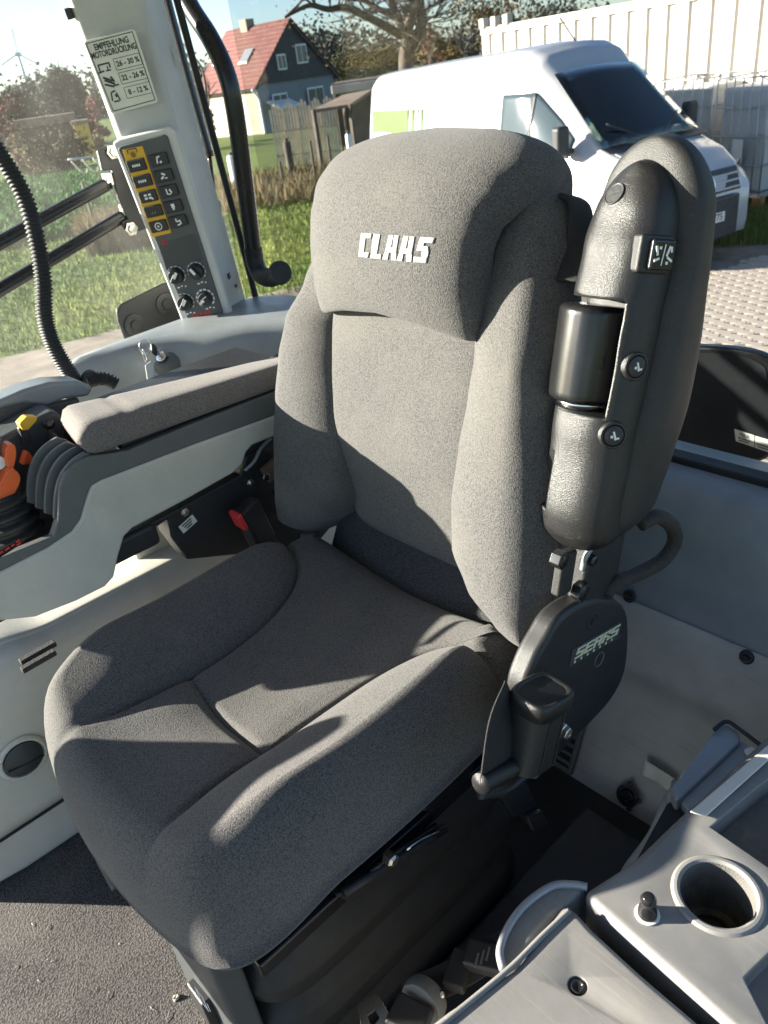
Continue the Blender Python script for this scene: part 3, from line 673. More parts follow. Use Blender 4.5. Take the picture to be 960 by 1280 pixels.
# ---- headrest pad: sweeps up and curls back over the top, wings flare over the bolsters
path = catmull([(0, .438, .020), (0, .470, .032), (0, .515, .042), (0, .562, .043), (0, .603, .034), (0, .638, .011), (0, .664, -.028), (0, .672, -.075), (0, .655, -.118), (0, .61, -.145), (0, .54, -.150)], 9)
ws = [.160, .158, .156, .158, .164, .177, .189, .190, .184, .174, .16]
NP = len(path); rows = []; seg = 72
for i, q in enumerate(path):
    k = i/(NP-1)*(len(ws)-1); a = min(int(k), len(ws)-2); f = k-a; f = f*f*(3-2*f); wd = ws[a]*(1-f)+ws[a+1]*f
    tg = (path[min(NP-1, i+1)]-path[max(0, i-1)]).normalized(); nx, ny = -tg.z, tg.y     # (t, n) normal
    en = 1.
    dist0 = (path[i]-path[0]).length; dist1 = (path[-1]-path[i]).length; de = min(dist0, dist1)
    if de < .022: en = math.sqrt(max(0.02, 1-(1-de/.022)**2))
    th = .036*en; wd2 = wd-.018*(1-en); row = []
    arch = .040*max(0, 1-i/26)
    for j in range(seg):
        c, s = sup(2*math.pi*j/seg, 6.5)
        x = wd2*c; off = th*s
        bend = -.016*(abs(x)/wd)**2.8 - .010*(x/wd)**2
        t = q.y + tg.y*0 + nx*0 + (off+bend)*ny*0
        tt = q.y + (off+bend)*(-tg.z) + arch*(1-(x/wd)**2)
        nn = q.z + (off+bend)*(tg.y)
        row.append(bp(x, tt, nn))
    rows.append(row)
hm = loft_mesh(rows); head = link('headrest', hm, 'fabric', seat)
bvh = BVHTree.FromPolygons([v.co.copy() for v in hm.vertices], [tuple(p.vertices) for p in hm.polygons])
# embroidered maker's name: block letters laid on the pad
L5 = {'C': [[(0, 0), (.9, 0), (1.0, .22), (.0, .22)], [(0, .2), (.5, .2), (.5, .82), (0, .82)], [(0, .8), (1, .8), (1, 1), (.0, 1)]],
      'L': [[(0, 0), (.95, 0), (.95, .2), (0, .2)], [(0, .18), (.55, .18), (.62, 1), (0.0, 1)]],
      'A': [[(-.18, 0), (.32, 0), (.36, .32), (0, .32)], [(.62, 0), (1.05, 0), (1.02, .32), (.62, .32)], [(0, .3), (1.02, .3), (1.0, .52), (.05, .52)], [(.05, .5), (.50, .5), (.55, 1), (.15, 1)], [(.62, .5), (1.0, .5), (1.0, 1), (.61, 1)]],
      'S': [[(-.1, 0), (.86, 0), (.86, .22), (-.1, .22)], [(.44, .2), (.88, .2), (.92, .5), (.44, .5)], [(.05, .46), (.92, .46), (.80, .66), (.05, .66)], [(.06, .62), (.5, .62), (.5, .82), (.1, .82)], [(.1, .78), (1.1, .78), (1.15, 1), (.16, 1)]]}
def letter(ch, x0, t0, wd, ht, sl):
    v = []; f = []
    for q in L5[ch]:
        b = len(v); nu, nv = 8, 4
        for j in range(nv+1):
            for i in range(nu+1):
                u, vv = i/nu, j/nv
                x = (q[0][0]*(1-u)+q[1][0]*u)*(1-vv)+(q[3][0]*(1-u)+q[2][0]*u)*vv; y = (q[0][1]*(1-u)+q[1][1]*u)*(1-vv)+(q[3][1]*(1-u)+q[2][1]*u)*vv
                o = bp(x0+wd*x+sl*ht*y, t0+ht*y, .25); h = bvh.ray_cast(o, -BN)[0]
                v.append(h+BN*(.0007+.0002*len(v)/400))
        for j in range(nv):
            for i in range(nu): f.append((b+j*(nu+1)+i, b+j*(nu+1)+i+1, b+(j+1)*(nu+1)+i+1, b+(j+1)*(nu+1)+i))
    return mesh(v, f)
def hit(px, py, tree_=None):
    r = ray(px, py).normalized(); h = (tree_ or bvh).ray_cast(CP, r); return h[0], h[1]
lo_ = hit(449, 321)[0]; hi_ = hit(538, 327)[0]; tp0 = hit(452, 291)[0]
tl = (lo_-BO).dot(BUp); lx0, lx1 = lo_.x, hi_.x; LH = (tp0-BO).dot(BUp)-tl
adv = (lx1-lx0)/5.05
for i, ch in enumerate('CLAAS'):
    link('embroidered_letter', letter(ch, lx0+adv*(i+(0, -.02, .02, .08, .14)[i]), tl, adv*.84, LH, .10), 'thread', head, solid=.0007)
# ---- folded-up armrest (operator's left), slightly laid back
def tabv(tab, z): return lerp_table(tab, z)[0]
YF = [(.703, .275), (.716, .260), (.74, .252), (.763, .252), (.856, .275), (.959, .304), (1.013, .318), (1.062, .338), (1.10, .358), (1.15, .385)]
YC = [(.703, .290), (.759, .298), (.845, .326), (.916, .353), (.984, .376), (1.043, .396), (1.124, .412), (1.165, .418)]
YR = [(.703, .38), (.74, .400), (.80, .427), (.87, .449), (.947, .460), (1.044, .461), (1.10, .458), (1.166, .455)]
def zrows(f, r, xi, xo, z0, z1, p, NR=70, seg=56, c0=.03, c1=.09, yk=1.):
    rows = []
    for j in range(NR+1):
        z = z0+(z1-z0)*(.5-.5*math.cos(math.pi*j/NR)); y0, y1 = tabv(f, z), tabv(r, z)
        e0, e1 = min(1, (z-z0)/c0), min(1, (z1-z)/c1)
        s = math.sqrt(max(.0025, 1-(1-e0)**2))*math.sqrt(max(.0025, 1-(1-e1)**2)); a, b = xi(z), xo(z); row = []
        sy = 1-(1-s)*yk
        for i in range(seg):
            c_, s_ = sup(2*math.pi*i/seg, p); row.append(Vector(((a+b)/2+(b-a)/2*c_*s, (y0+y1)/2+(y1-y0)/2*s_*sy, z)))
        rows.append(row)
    return rows
body = link('armrest', loft_mesh(zrows(YF, [(z, y+.040) for z, y in YC], lambda z: .2745, lambda z: .377, .706, 1.146, 2.35, c1=.075, yk=.35)), 'black_grain', seat)
tag(body, 'grained black plastic armrest folded upright')
pad = link('armrest_pad', loft_mesh(zrows([(z, y-.010) for z, y in YC], YR, lambda z: .2640, lambda z: .397-.012*sstep(.9, .72, z), .703, 1.168, 3.2, c0=.05, c1=.085, yk=.6)), 'black_soft', body)
def cutter(pts):
    f = [(0, 1, 3, 2), (4, 6, 7, 5), (0, 4, 5, 1), (2, 3, 7, 6), (0, 2, 6, 4), (1, 5, 7, 3)]
    return fixn(mesh(pts, f))
def cut(obj, me):
    c = bpy.data.objects.new('cutter', me); COL.objects.link(c)
    b = obj.modifiers.new('cut', 'BOOLEAN'); b.operation = 'DIFFERENCE'; b.object = c; b.solver = 'EXACT'
    dg = bpy.context.evaluated_depsgraph_get(); dg.update()
    nm = bpy.data.meshes.new_from_object(obj.evaluated_get(dg)); obj.modifiers.clear(); obj.data = nm; bpy.data.objects.remove(c)
    return obj
AX0, AX1 = Vector((.303, .325, .889)), Vector((.303, .353, .998)); AUp = (AX1-AX0).normalized(); AN = AUp.cross(Vector((1, 0, 0))).normalized()
if AN.y > 0: AN = -AN
AC = (AX0+AX1)/2; AH = (AX1-AX0).length/2
def ap(x, t, n): return AC+Vector((x, 0, 0))+AUp*t+AN*n
cut(body, cutter([ap(x, t, n) for x in (-.08, .055) for t in (-AH-.008, AH+.010) for n in (-.030, .08)]))
cut(body, cutter([Vector((x, y, z)) for x in (.25, .2985) for y in (.22, .282) for z in (.765, .838)]))
rl = []
for j in range(31):
    t = -AH+2*AH*j/30; e = max(0, (abs(t)-AH+.006)/.006); r = .0395-.005*e*e; row = []
    for i in range(40):
        a = 2*math.pi*i/40; rr = r+(.0016 if i % 8 == 0 else 0); row.append(ap(rr*math.cos(a), t, rr*math.sin(a)))
    rl.append(row)
link('adjuster_roller', loft_mesh(rl), 'black_gloss', body)
tube('roller_axle', [ap(0, -AH-.008, 0), ap(0, -AH+.004, 0)], .031, 'chrome', body, k=2, seg=24)
link('inner_plate', prism_mesh(smooth_closed([at(x, y, X=.2690) for x, y in [(690, 508), (680, 545), (671, 585), (667, 615), (670, 640), (684, 658), (700, 664), (716, 660), (700, 630), (698, 560), (704, 515)]], 3), (-.004, 0, 0)), 'black_grain', body, bevel=.0012)
bbv = BVHTree.FromPolygons([v.co.copy() for v in body.data.vertices], [tuple(p.vertices) for p in body.data.polygons])
def side_fr(px, py, l=0.):
    p, n = hit(px, py, bbv); ey = (AUp-n*AUp.dot(n)).normalized(); return frame(p+n*l, ey.cross(n), ey)
f = side_fr(819, 318)
hs = link('switch_housing', box_mesh(.042, .040, .018), 'black', body, matrix=f @ Matrix.Translation((-.002, 0, -.004)), bevel=.004)
rk = link('rocker_switch', box_mesh(.031, .032, .018), 'black_gloss', hs, matrix=f @ Matrix.Translation((.003, 0, .001)) @ Matrix.Rotation(R(7), 4, 'Y'), bevel=.003)
g = f @ Matrix.Translation((.003, 0, .0108)) @ Matrix.Rotation(R(7), 4, 'Y')
for x, y, w_, h_, a in ((-.009, .004, .0025, .010, .3), (-.008, -.005, .007, .0025, .4), (-.005, .007, .003, .003, 0), (0, 0, .0012, .022, -.1), (.006, .004, .0025, .011, -.3), (.009, -.004, .008, .0025, -.5), (.010, .006, .0022, .006, .2), (.006, -.008, .003, .003, 0)):
    link('symbol', box_mesh(w_, h_, .0005), 'white', rk, matrix=g @ Matrix.Translation((x, y, 0)) @ Matrix.Rotation(a, 4, 'Z'), smooth=False)
for px, py in ((794, 458), (766, 544)):
    f = side_fr(px, py)
    bz = lathe('button', [(0, -.012), (.0165, -.012), (.0165, .002), (.0155, .0035), (.0130, .0035), (.0125, .001), (0, .001)], f, 'black_grain', body)
    lathe('button_cap', [(0, 0), (.0120, 0), (.0120, .0035), (.009, .0048), (0, .0050)], f, 'black', bz)
    for x, y, w_, h_, a in ((0, .001, .0022, .009, .4), (.003, -.003, .006, .0022, .3), (-.003, -.001, .003, .003, 0)): link('symbol', box_mesh(w_, h_, .0004), 'white', bz, matrix=f @ Matrix.Translation((x, y, .0052)) @ Matrix.Rotation(a, 4, 'Z'), smooth=False)
f = side_fr(768, 242)
lathe('screw_recess', [(0, -.002), (.0125, -.002), (.0125, .0008), (.0115, .0012), (.0108, .0004), (0, .0004)], f, 'floor', body)
# arm hinge, wire sleeve
hg = link('hinge_bracket', loft_mesh([[Vector((.318+a*.030, .30+b*.045+(z-.6)*.25, z)) for a, b in ((-1, -1), (1, -1), (1, 1), (-1, 1))] for z in (.52, .60, .66, .72)]), 'black', seat, bevel=.006)
for px, py, r in ((702, 700, .012), (728, 740, .014), (740, 700, .008)):
    p = at(px, py, X=.350); lathe('hinge_bolt', [(0, -.01), (r, -.01), (r, .004), (r*.6, .006), (0, .006)], frame(p, (0, 1, 0), (0, 0, 1)), 'black_gloss', hg, seg=6)
link('hinge_lug', box_mesh(.014, .030, .060), 'rubber', hg, matrix=Matrix.Translation(at(705, 715, X=.335)) @ Matrix.Rotation(R(-14), 4, 'X'), bevel=.004)
tube('wire_sleeve', [at(800, 655, X=.36), at(822, 646, X=.37), at(840, 658, X=.375), at(843, 678, X=.375), at(828, 700, X=.37), at(800, 716, X=.36), at(770, 728, X=.35), at(757, 742, X=.345)], .0105, 'braid', seat, seg=14)
tube('wire_sleeve', [at(765, 640, X=.33), at(752, 672, X=.34), at(735, 690, X=.345), at(728, 712, X=.34)], .004, 'alu', seat, seg=8)
# black band standing behind the backrest edge
tube('belt_webbing', [at(708, 246, X=.20, ), at(724, 256, X=.22), at(727, 300, X=.235), at(722, 330, X=.245), at(716, 352, X=.252)], .01, 'webbing', seat, seg=16, flat=(.020, .0035, (0, .3, 1)))
# ---- recliner cover with badge
XC = .352
ocov = smooth_closed([at(x, y, X=XC) for x, y in [(668, 830), (684, 800), (702, 772), (730, 753), (760, 747), (782, 758), (788, 785), (784, 835), (768, 872), (740, 905), (712, 932), (690, 950), (660, 925), (656, 870)]], 5)
cov = link('recliner_cover', prism_mesh(ocov, (-.034, 0, 0)), 'black', seat, bevel=.010, seg=4)
CN = Vector((1, 0, 0))
def cfr(px, py, l=0.): return frame(at(px, py, X=XC)+CN*l, (0, 1, 0), (0, 0, 1))
a_, b_ = at(714, 822, X=XC), at(775, 786, X=XC); ex = (b_-a_).normalized(); ctr = at(744.5, 804, X=XC)
bf = frame(ctr+CN*.0008, ex, CN.cross(ex)); bl = (b_-a_).length
bd = link('badge', box_mesh(bl, .026, .002), 'panel_dark', cov, matrix=bf, bevel=.0008)
SR = {'S': ['111', '100', '111', '001', '111'], 'E': ['111', '100', '111', '100', '111'], 'A': ['111', '101', '111', '101', '101'], 'R': ['111', '101', '110', '101', '101']}
for i, ch in enumerate('SEARS'):
    cw = bl*.165
    for r_, row in enumerate(SR[ch]):
        s = 0
        while s < 3:
            if row[s] == '1':
                e_ = s
                while e_+1 < 3 and row[e_+1] == '1': e_ += 1
                x = -bl*.44+i*bl*.178+cw*(s+e_+1)/6; link('badge_letter', box_mesh(cw*(e_-s+1)/3-.0004, .0025, .0008), 'brass', bd, matrix=bf @ Matrix.Translation((x+.0012*(4-r_), .0095-r_*.0031, .0013)), smooth=False)
                s = e_+1
            else: s += 1
for i in range(7):
    link('badge_letter', box_mesh(.003, .0035, .0008), 'brass', bd, matrix=bf @ Matrix.Translation((-bl*.42+i*bl*.125, -.0085, .0013)), smooth=False)
for px, py, r in ((740, 777, .0115), (749, 824, .0105)):
    lathe('screw_hole', [(0, -.004), (r*.8, -.004), (r, .0012), (r*1.12, .0012), (r*1.16, -.003), (0, -.005)], cfr(px, py), 'trim' if py > 800 else 'floor', cov)
    lathe('screw', [(0, -.003), (r*.62, -.003), (r*.5, .0002), (0, .0002)], cfr(px, py), 'black_gloss' if py < 800 else 'rubber', cov, seg=6)
link('cover_edge', prism_mesh([at(x, y, X=XC-.012) for x, y in [(684, 782), (702, 790), (690, 822), (668, 848), (662, 840)]], (-.02, 0, 0)), 'alu', cov, bevel=.003)
# ---- belt reel, webbing, guide
rt, rb = at(679, 862, X=.392), at(660, 952, X=.386)
ax = (rt-rb).normalized(); fr_ = frame(rb, CN.cross(ax).normalized(), CN)   # local z = ?
ez = ax; ex_ = Vector((1, 0, 0)) - ez*ez.x; ex_.normalize(); ey_ = ez.cross(ex_)
mr = Matrix((ex_, ey_, ez)).transposed().to_4x4(); mr.translation = rb
Lr = (rt-rb).length
reel = link('belt_reel', loft_mesh([[mr @ Vector((.026*s*c, .034*s*sn, z)) for c, sn in [sup(2*math.pi*i/40, 3.2) for i in range(40)]] for z, s in ((0, .90), (.004, 1), (Lr*.80, 1.0), (Lr*.80+.001, .97))]), 'black', seat, bevel=.002)
link('reel_cap', loft_mesh([[mr @ Vector((.028*s*c, .036*s*sn, z)) for c, sn in [sup(2*math.pi*i/40, 3.8) for i in range(40)]] for z, s in ((Lr*.80, 1.), (Lr*.802, 1.03), (Lr*.955, 1.03), (Lr*.985, 1.01), (Lr*.998, .96), (Lr*1.0, .93), (Lr*1.0, .80), (Lr*.985, .78), (Lr*.985, .74), (Lr*.9851, .2))]), 'black_grain', reel)
for yy in (-.012, .014): link('reel_rib', box_mesh(.0025, .0025, Lr*.72), 'black_gloss', reel, matrix=mr @ Matrix.Translation((.0262, yy, Lr*.4)), bevel=.0008)
lathe('reel_bolt', [(0, -.01), (.0105, -.01), (.0105, .003), (.009, .004), (.0085, .0095), (.006, .0105), (0, .008)], frame(at(703, 913, X=.394), (0, 1, 0), (0, 0, 1)), 'steel', reel, seg=6)
def strap(name, pts, hw, ht, up, par, mt='webbing'): return tube(name, pts, .01, mt, par, seg=20, flat=(hw, ht, up))
strap('belt_webbing', [at(640, 872, X=.365), at(630, 900, X=.375), at(624, 940, X=.382), at(620, 970, X=.384)], .033, .0018, (1, .1, .1), seat)
gd0, gd1 = at(600, 980, X=.386), at(648, 954, X=.386)
tube('belt_guide', [gd0, gd0.lerp(gd1, .5), gd1], .0125, 'black_grain', seat, seg=18)
tube('belt_guide', [at(600, 994, X=.366), at(632, 988, X=.366), at(662, 964, X=.366)], .0055, 'black', seat, seg=10)
tube('guide_arm', [at(648, 938, X=.365), at(660, 953, X=.366), at(668, 968, X=.366)], .0065, 'trim', seat, seg=10)
gd = link('belt_tab', prism_mesh([at(x, y, X=.360) for x, y in [(622, 988), (656, 972), (680, 1024), (664, 1034), (652, 1020), (642, 1022)]], (-.006, 0, 0)), 'black_grain', seat, bevel=.002)
link('tab_notch', prism_mesh([at(x, y, X=.3605) for x, y in [(655, 1018), (672, 1010), (680, 1026), (662, 1036)]], (.008, 0, 0)), 'black', gd, bevel=.0015)
# ---- controls under the cushion edge
hd_ = smooth_closed([at(x, y, X=.272) for x, y in [(530, 1010), (545, 975), (575, 942), (590, 940), (594, 955), (580, 985), (550, 1010), (534, 1016)]], 4)
hl = link('lever_handle', prism_mesh(hd_, (-.022, 0, 0)), 'black_gloss', seat, bevel=.006, seg=3)
link('symbol', prism_mesh([at(x, y, X=.2735) for x, y in [(577, 945), (586, 941), (592, 947), (588, 948), (584, 945), (580, 952), (576, 951)]], (.0008, 0, 0)), 'white', hl, smooth=False)
tube('adjuster_rail', [at(430, 1115, X=.265), at(500, 1072, X=.265), at(556, 1035, X=.265)], .007, 'black', seat, k=2)
tube('adjuster_rod', [at(462, 1090, X=.262), at(500, 1062, X=.262), at(545, 1032, X=.262)], .0045, 'black_gloss', seat, k=2)
tube('lever_rod', [at(508, 1062, X=.270), at(525, 1050, X=.270), at(548, 1040, X=.270)], .0022, 'chrome', seat, k=2)
lathe('rail_bolt', [(0, -.01), (.010, -.01), (.010, .003), (.006, .006), (0, .006)], frame(at(490, 1075, X=.272), (0, 1, 0), (0, 0, 1)), 'steel', seat, seg=6)
link('rail_plate', prism_mesh([at(x, y, X=.262) for x, y in [(420, 1120), (510, 1060), (512, 1082), (440, 1130)]], (-.012, 0, 0)), 'black', seat, bevel=.003)
# ---- suspension base: bellows with deep folds
rows = []
for z, k in ((0, 1.04), (.02, 1.05), (.045, 1.02), (.075, .955), (.105, 1.01), (.135, 1.03), (.165, 1.0), (.19, .94), (.215, .99), (.245, 1.01), (.275, .975), (.30, .92), (.325, .965), (.345, .96), (.355, .93)):
    hx, hy = .232*k, .262*k; row = []
    for i in range(72):
        c, s = sup(2*math.pi*i/72, 7); fy = (.205+.065*sstep(-.10, .06, hx*c)) if s < 0 else .250; row.append(Vector((.012+hx*c, fy*k*s, z)))
    rows.append(row)
big = []
for a, b in zip(rows, rows[1:]):
    for j in range(4): big.append([p.lerp(q, (1-math.cos(math.pi*j/4))/2) for p, q in zip(a, b)])
big.append(rows[-1])
link('suspension_bellows', loft_mesh(big), 'rubber', seat)
link('cushion_pan', loft_mesh([[Vector((x*s, y*s-.01, z)) for x, y in [sup(2*math.pi*i/48, 6) for i in range(48)] for x, y in [(x*.245, y*.268)]] for z, s in ((.345, .93), (.36, .98), (.398, 1.0), (.402, .97))]), 'black', seat)
sp = link('side_rail', loft_mesh([[Vector((x, y, z)) for x, y in ((.215, -.255), (.250, -.255), (.250, .22), (.215, .22))] for z in (.325, .352)]), 'black_gloss', seat, bevel=.004)
# front pull handle with printed symbol, adjuster knobs at the far front corner
hm_ = frame(at(248, 1252, Y=-.318), (1, 0, 0), (0, 0, 1))
corner = link('front_cover', loft_mesh([[Vector((x, y, z)) for x, y in ((.040, -.302), (.195, -.296), (.215, -.262), (.030, -.262))] for z in (.008, .12, .24, .335)]), 'panel_dark', seat, bevel=.008)
pull = link('pull_handle', box_mesh(.046, .070, .018), 'black', seat, matrix=frame(at(256, 1254, Y=-.303), (1, 0, 0), (.0, 0, 1)), bevel=.004)
g = frame(at(256, 1254, Y=-.3125), (1, 0, 0), (0, 0, 1))
for x, y, w_, h_, a in ((-.014, .004, .003, .034, 0), (-.004, .020, .020, .003, 0), (.004, .004, .003, .022, 0), (-.002, -.012, .016, .003, .2), (.016, .012, .0018, .018, 0)):
    link('symbol', box_mesh(w_, h_, .0006), 'white', pull, matrix=g @ Matrix.Translation((x, y, .0005)) @ Matrix.Rotation(a, 4, 'Z'), smooth=False)
for pts in ([(98, 1010), (110, 1035), (118, 1055)], [(130, 1075), (142, 1098), (148, 1108)]):
    P = [at(x, y, Y=-.295) for x, y in pts]
    tube('adjuster_lever', P, .01, 'panel', seat, seg=20, flat=(.017, .012, (0, 1, 0)))
# ---- belt buckle and black bracket on the far side
bk = link('belt_buckle', box_mesh(.030, .050, .095), 'black', seat, matrix=Matrix.Translation(at(318, 655, X=-.315)) @ Matrix.Rotation(R(12), 4, 'X') @ Matrix.Rotation(R(14), 4, 'Z'), bevel=.006)
link('buckle_button', box_mesh(.034, .010, .035), 'red', bk, matrix=Matrix.Translation(at(298, 650, X=-.300)) @ Matrix.Rotation(R(12), 4, 'X'), bevel=.003)
link('belt_anchor', box_mesh(.03, .06, .09), 'black_gloss', seat, matrix=Matrix.Translation(at(368, 625, X=-.33)) @ Matrix.Rotation(R(15), 4, 'X'), bevel=.006)
lathe('anchor_bolt', [(0, -.01), (.008, -.01), (.008, .003), (0, .005)], frame(at(385, 672, X=-.26), (0, 1, 0), (0, 0, 1)), 'black_gloss', seat, seg=6)
# ================================================================== RIGHT-HAND ARMREST CONSOLE
ac = thing('armrest_console', (-.45, 0, 0), 'wide right-hand armrest console with fabric pad and control levers', 'armrest')
XA = -.342
def A(px, py, X=XA): return at(px, py, X=X)
yf = -.292                                     # front end of the console, just past the picture edge
def polyA(pts, X): return [at(x, y, X=X) if not isinstance(x, str) else None for x, y in pts]
lp = [(-72, 752), (60, 685), (90, 665), (101, 650), (108, 625), (114, 608), (126, 601), (240, 557), (345, 519), (390, 503), (390, 528), (345, 545), (316, 557), (309, 565), (303, 581), (292, 592), (230, 627), (166, 661), (156, 671), (149, 695), (143, 722), (132, 734), (96, 752), (45, 772), (0, 777), (-72, 792)]
link('side_panel', prism_mesh([A(x, y) for x, y in lp], (-.020, 0, 0)), 'light', ac, bevel=.006, seg=3)
tp_ = [(110, 570), (93, 580), (80, 593), (74, 610), (72, 652), (66, 671), (-72, 728), (-72, 752), (60, 685), (90, 665), (101, 650), (108, 625), (114, 608), (126, 601), (240, 557), (345, 519), (390, 503), (390, 474), (345, 489), (240, 530), (160, 563), (138, 567)]
link('trim_band', prism_mesh([A(x, y, XA-.002) for x, y in tp_], (-.018, 0, 0)), 'trim', ac, bevel=.004, seg=3)
box('core', (-.62, .00, .665), (-.366, .40, .79), 'black', ac, bevel=.01)
box('core', (-.62, -.335, .58), (-.366, .02, .625), 'black', ac, bevel=.01)
# pad: lofted along Y, top falls slightly to the rear
rows = []
for j in range(41):
    k = j/40; y = -.072+.475*k
    zt = .850-.028*k; zb = .790-.018*k
    xr = -.338; xl = -.494+.012*k
    e = min(1, max(0, k/.06)); rn = math.sqrt(max(.02, 1-(1-e)**2)); e2 = min(1, max(0, (1-k)/.04)); rn *= math.sqrt(max(.02, 1-(1-e2)**2))
    row = []
    for i in range(56):
        c, s = sup(2*math.pi*i/56, 4.6)
        x = (xr+xl)/2+(xr-xl)/2*c*(.80+.20*rn); zc = (zt+zb)/2; hz = (zt-zb)/2*rn
        # front end runs obliquely: nearer side reaches further forward, far side round
        yy = y + (.030*((x-xr)/(xl-xr))*(1-k)**2 if True else 0) - .012*math.exp(-((k-.19)/.006)**2)*0
        groove = -.0035*math.exp(-((k-.20)/.007)**2)
        row.append(Vector((x, yy, zc+hz*s+(groove*s if s > 0 else 0)-((.006+.026*k)*(x-xr)/(xl-xr) if s > 0 else 0))))
    rows.append(row)
pad_ = link('pad', loft_mesh(rows), 'fabric_pad', ac)
# louvre fins stepping down in front of the pad
fin_px = [(108, 566), (94, 575), (82, 588), (74, 604), (70, 625), (69, 650)]
for q in range(4):
    X = -.350-.024*q
    P = catmull([A(x, y, -.345) for x, y in fin_px], 6)
    sh = Vector((X+.345, 0, .004*q)); P = [p+sh+Vector((0, -.004*q, 0)) for p in P]
    inner = [p+Vector((0, .014, -.012)) for p in P]
    n = len(P); v = P+inner+[p+Vector((-.007, 0, 0)) for p in P]+[p+Vector((-.007, 0, 0)) for p in inner]; f = []
    for i in range(n-1): f += [(i, i+1, n+i+1, n+i), (2*n+i, 3*n+i, 3*n+i+1, 2*n+i+1), (i, 2*n+i, 2*n+i+1, i+1), (n+i, n+i+1, 3*n+i+1, 3*n+i)]
    f += [(0, n, 3*n, 2*n), (n-1, 3*n-1, 4*n-1, 2*n-1)]
    link('louvre_fin', fixn(mesh(v, f)), 'trim', ac, bevel=.0012)
def filler(u, v):
    P = filler.P; k = u*(len(P)-1); i = min(int(k), len(P)-2); p = P[i].lerp(P[i+1], k-i)
    return p+Vector((-.005-.115*v, .008, -.008))
filler.P = catmull([A(x, y, -.345) for x, y in fin_px], 6)
link('louvre_back', grid_mesh(filler, 30, 6), 'floor', ac, solid=.004)
# control well: floor, far wall, rim
link('well_floor', mesh(*[[Vector(p) for p in ((-.36, -.338, .655), (-.36, -.10, .655), (-.36, -.072, .70), (-.36, -.064, .79), (-.62, -.05, .80), (-.62, -.07, .70), (-.62, -.10, .665), (-.62, -.338, .665))], [(0, 1, 6, 7), (1, 2, 5, 6), (2, 3, 4, 5)]]), 'panel', ac, solid=.006, bevel=.002)
link('well_rim', prism_mesh([at(x, y, X=-.60) for x, y in [(-30, 508), (0, 500), (30, 487), (62, 478), (98, 476), (118, 484), (112, 496), (80, 500), (60, 508), (30, 505), (0, 512), (-30, 528)]], (-.06, 0, 0)), 'shelf', ac, bevel=.008, seg=3)
link('well_wall', prism_mesh([at(x, y, X=-.605) for x, y in [(-30, 520), (0, 510), (30, 503), (60, 506), (100, 498), (100, 560), (60, 600), (0, 660), (-30, 700)]], (-.02, 0, 0)), 'panel', ac, bevel=.004)
link('lever_deck', prism_mesh([at(x, y, X=-.52) for x, y in [(-30, 560), (0, 548), (52, 520), (70, 512), (84, 528), (80, 552), (62, 590), (20, 640), (-30, 660)]], (-.07, 0, 0)), 'panel_dark', ac, bevel=.010, seg=3)
# yellow lever, orange toggle, small switch
yl = link('yellow_lever', prism_mesh([at(x, y, X=-.50) for x, y in [(24, 530), (33, 521), (48, 521), (46, 527), (36, 538), (29, 539)]], (-.022, 0, 0)), 'yellow', ac, bevel=.003)
link('lever_stem', box_mesh(.012, .012, .03), 'black', yl, matrix=Matrix.Translation(at(30, 543, X=-.512)), bevel=.002)
link('orange_toggle', prism_mesh([at(x, y, X=-.485) for x, y in [(32, 566), (37, 580), (27, 581)] if False] or [at(x, y, X=-.485) for x, y in [(33, 565), (38, 566), (46, 579), (28, 582)]], (-.020, 0, 0)), 'orange', ac, bevel=.003)
lathe('small_switch', [(0, 0), (.010, 0), (.010, .006), (.005, .012), (0, .012)], frame(at(60, 530, X=-.50), (0, 1, 0), (-.3, 0, 1)), 'black_gloss', ac, seg=12)
# joystick: rubber bellows, orange grip with palm rest
jr = []
j0 = at(12, 672, X=-.45); j1 = at(2, 618, X=-.45)
jr = []
for k in range(33):
    t = k/32; c = j0.lerp(j1, t); r = .055*(1-.42*t)+.0055*math.sin(t*math.pi*2*4)
    jr.append([c+Vector((.95*r*math.cos(a), r*math.sin(a), .15*r*math.cos(a))) for a in [2*math.pi*i/36 for i in range(36)]])
js = link('joystick', loft_mesh(jr), 'rubber', ac)
g_ = [(-22, 650), (-4, 612), (12, 586), (20, 588), (26, 597), (22, 612), (4, 640), (-15, 662)]
link('palm_rest', prism_mesh(smooth_closed([at(x, y, X=-.425) for x, y in g_], 3), (-.040, 0, 0)), 'orange', js, bevel=.008, seg=3)
link('trigger', prism_mesh(smooth_closed([at(x, y, X=-.43) for x, y in [(7, 566), (10, 557), (18, 556), (21, 566), (19, 580), (14, 590), (9, 580)]], 3), (-.026, 0, 0)), 'orange', js, bevel=.006, seg=3)
link('grip_shell', prism_mesh(smooth_closed([at(x, y, X=-.45) for x, y in [(-40, 560), (-10, 535), (4, 552), (8, 580), (2, 600), (-14, 625), (-40, 650)]], 3), (-.05, 0, 0)), 'panel', js, bevel=.012, seg=3)
lathe('grip_button', [(0, 0), (.012, 0), (.011, .006), (0, .007)], frame(at(-3, 578, X=-.447), (0, 1, 0), (0, 0, 1)), 'white', js)
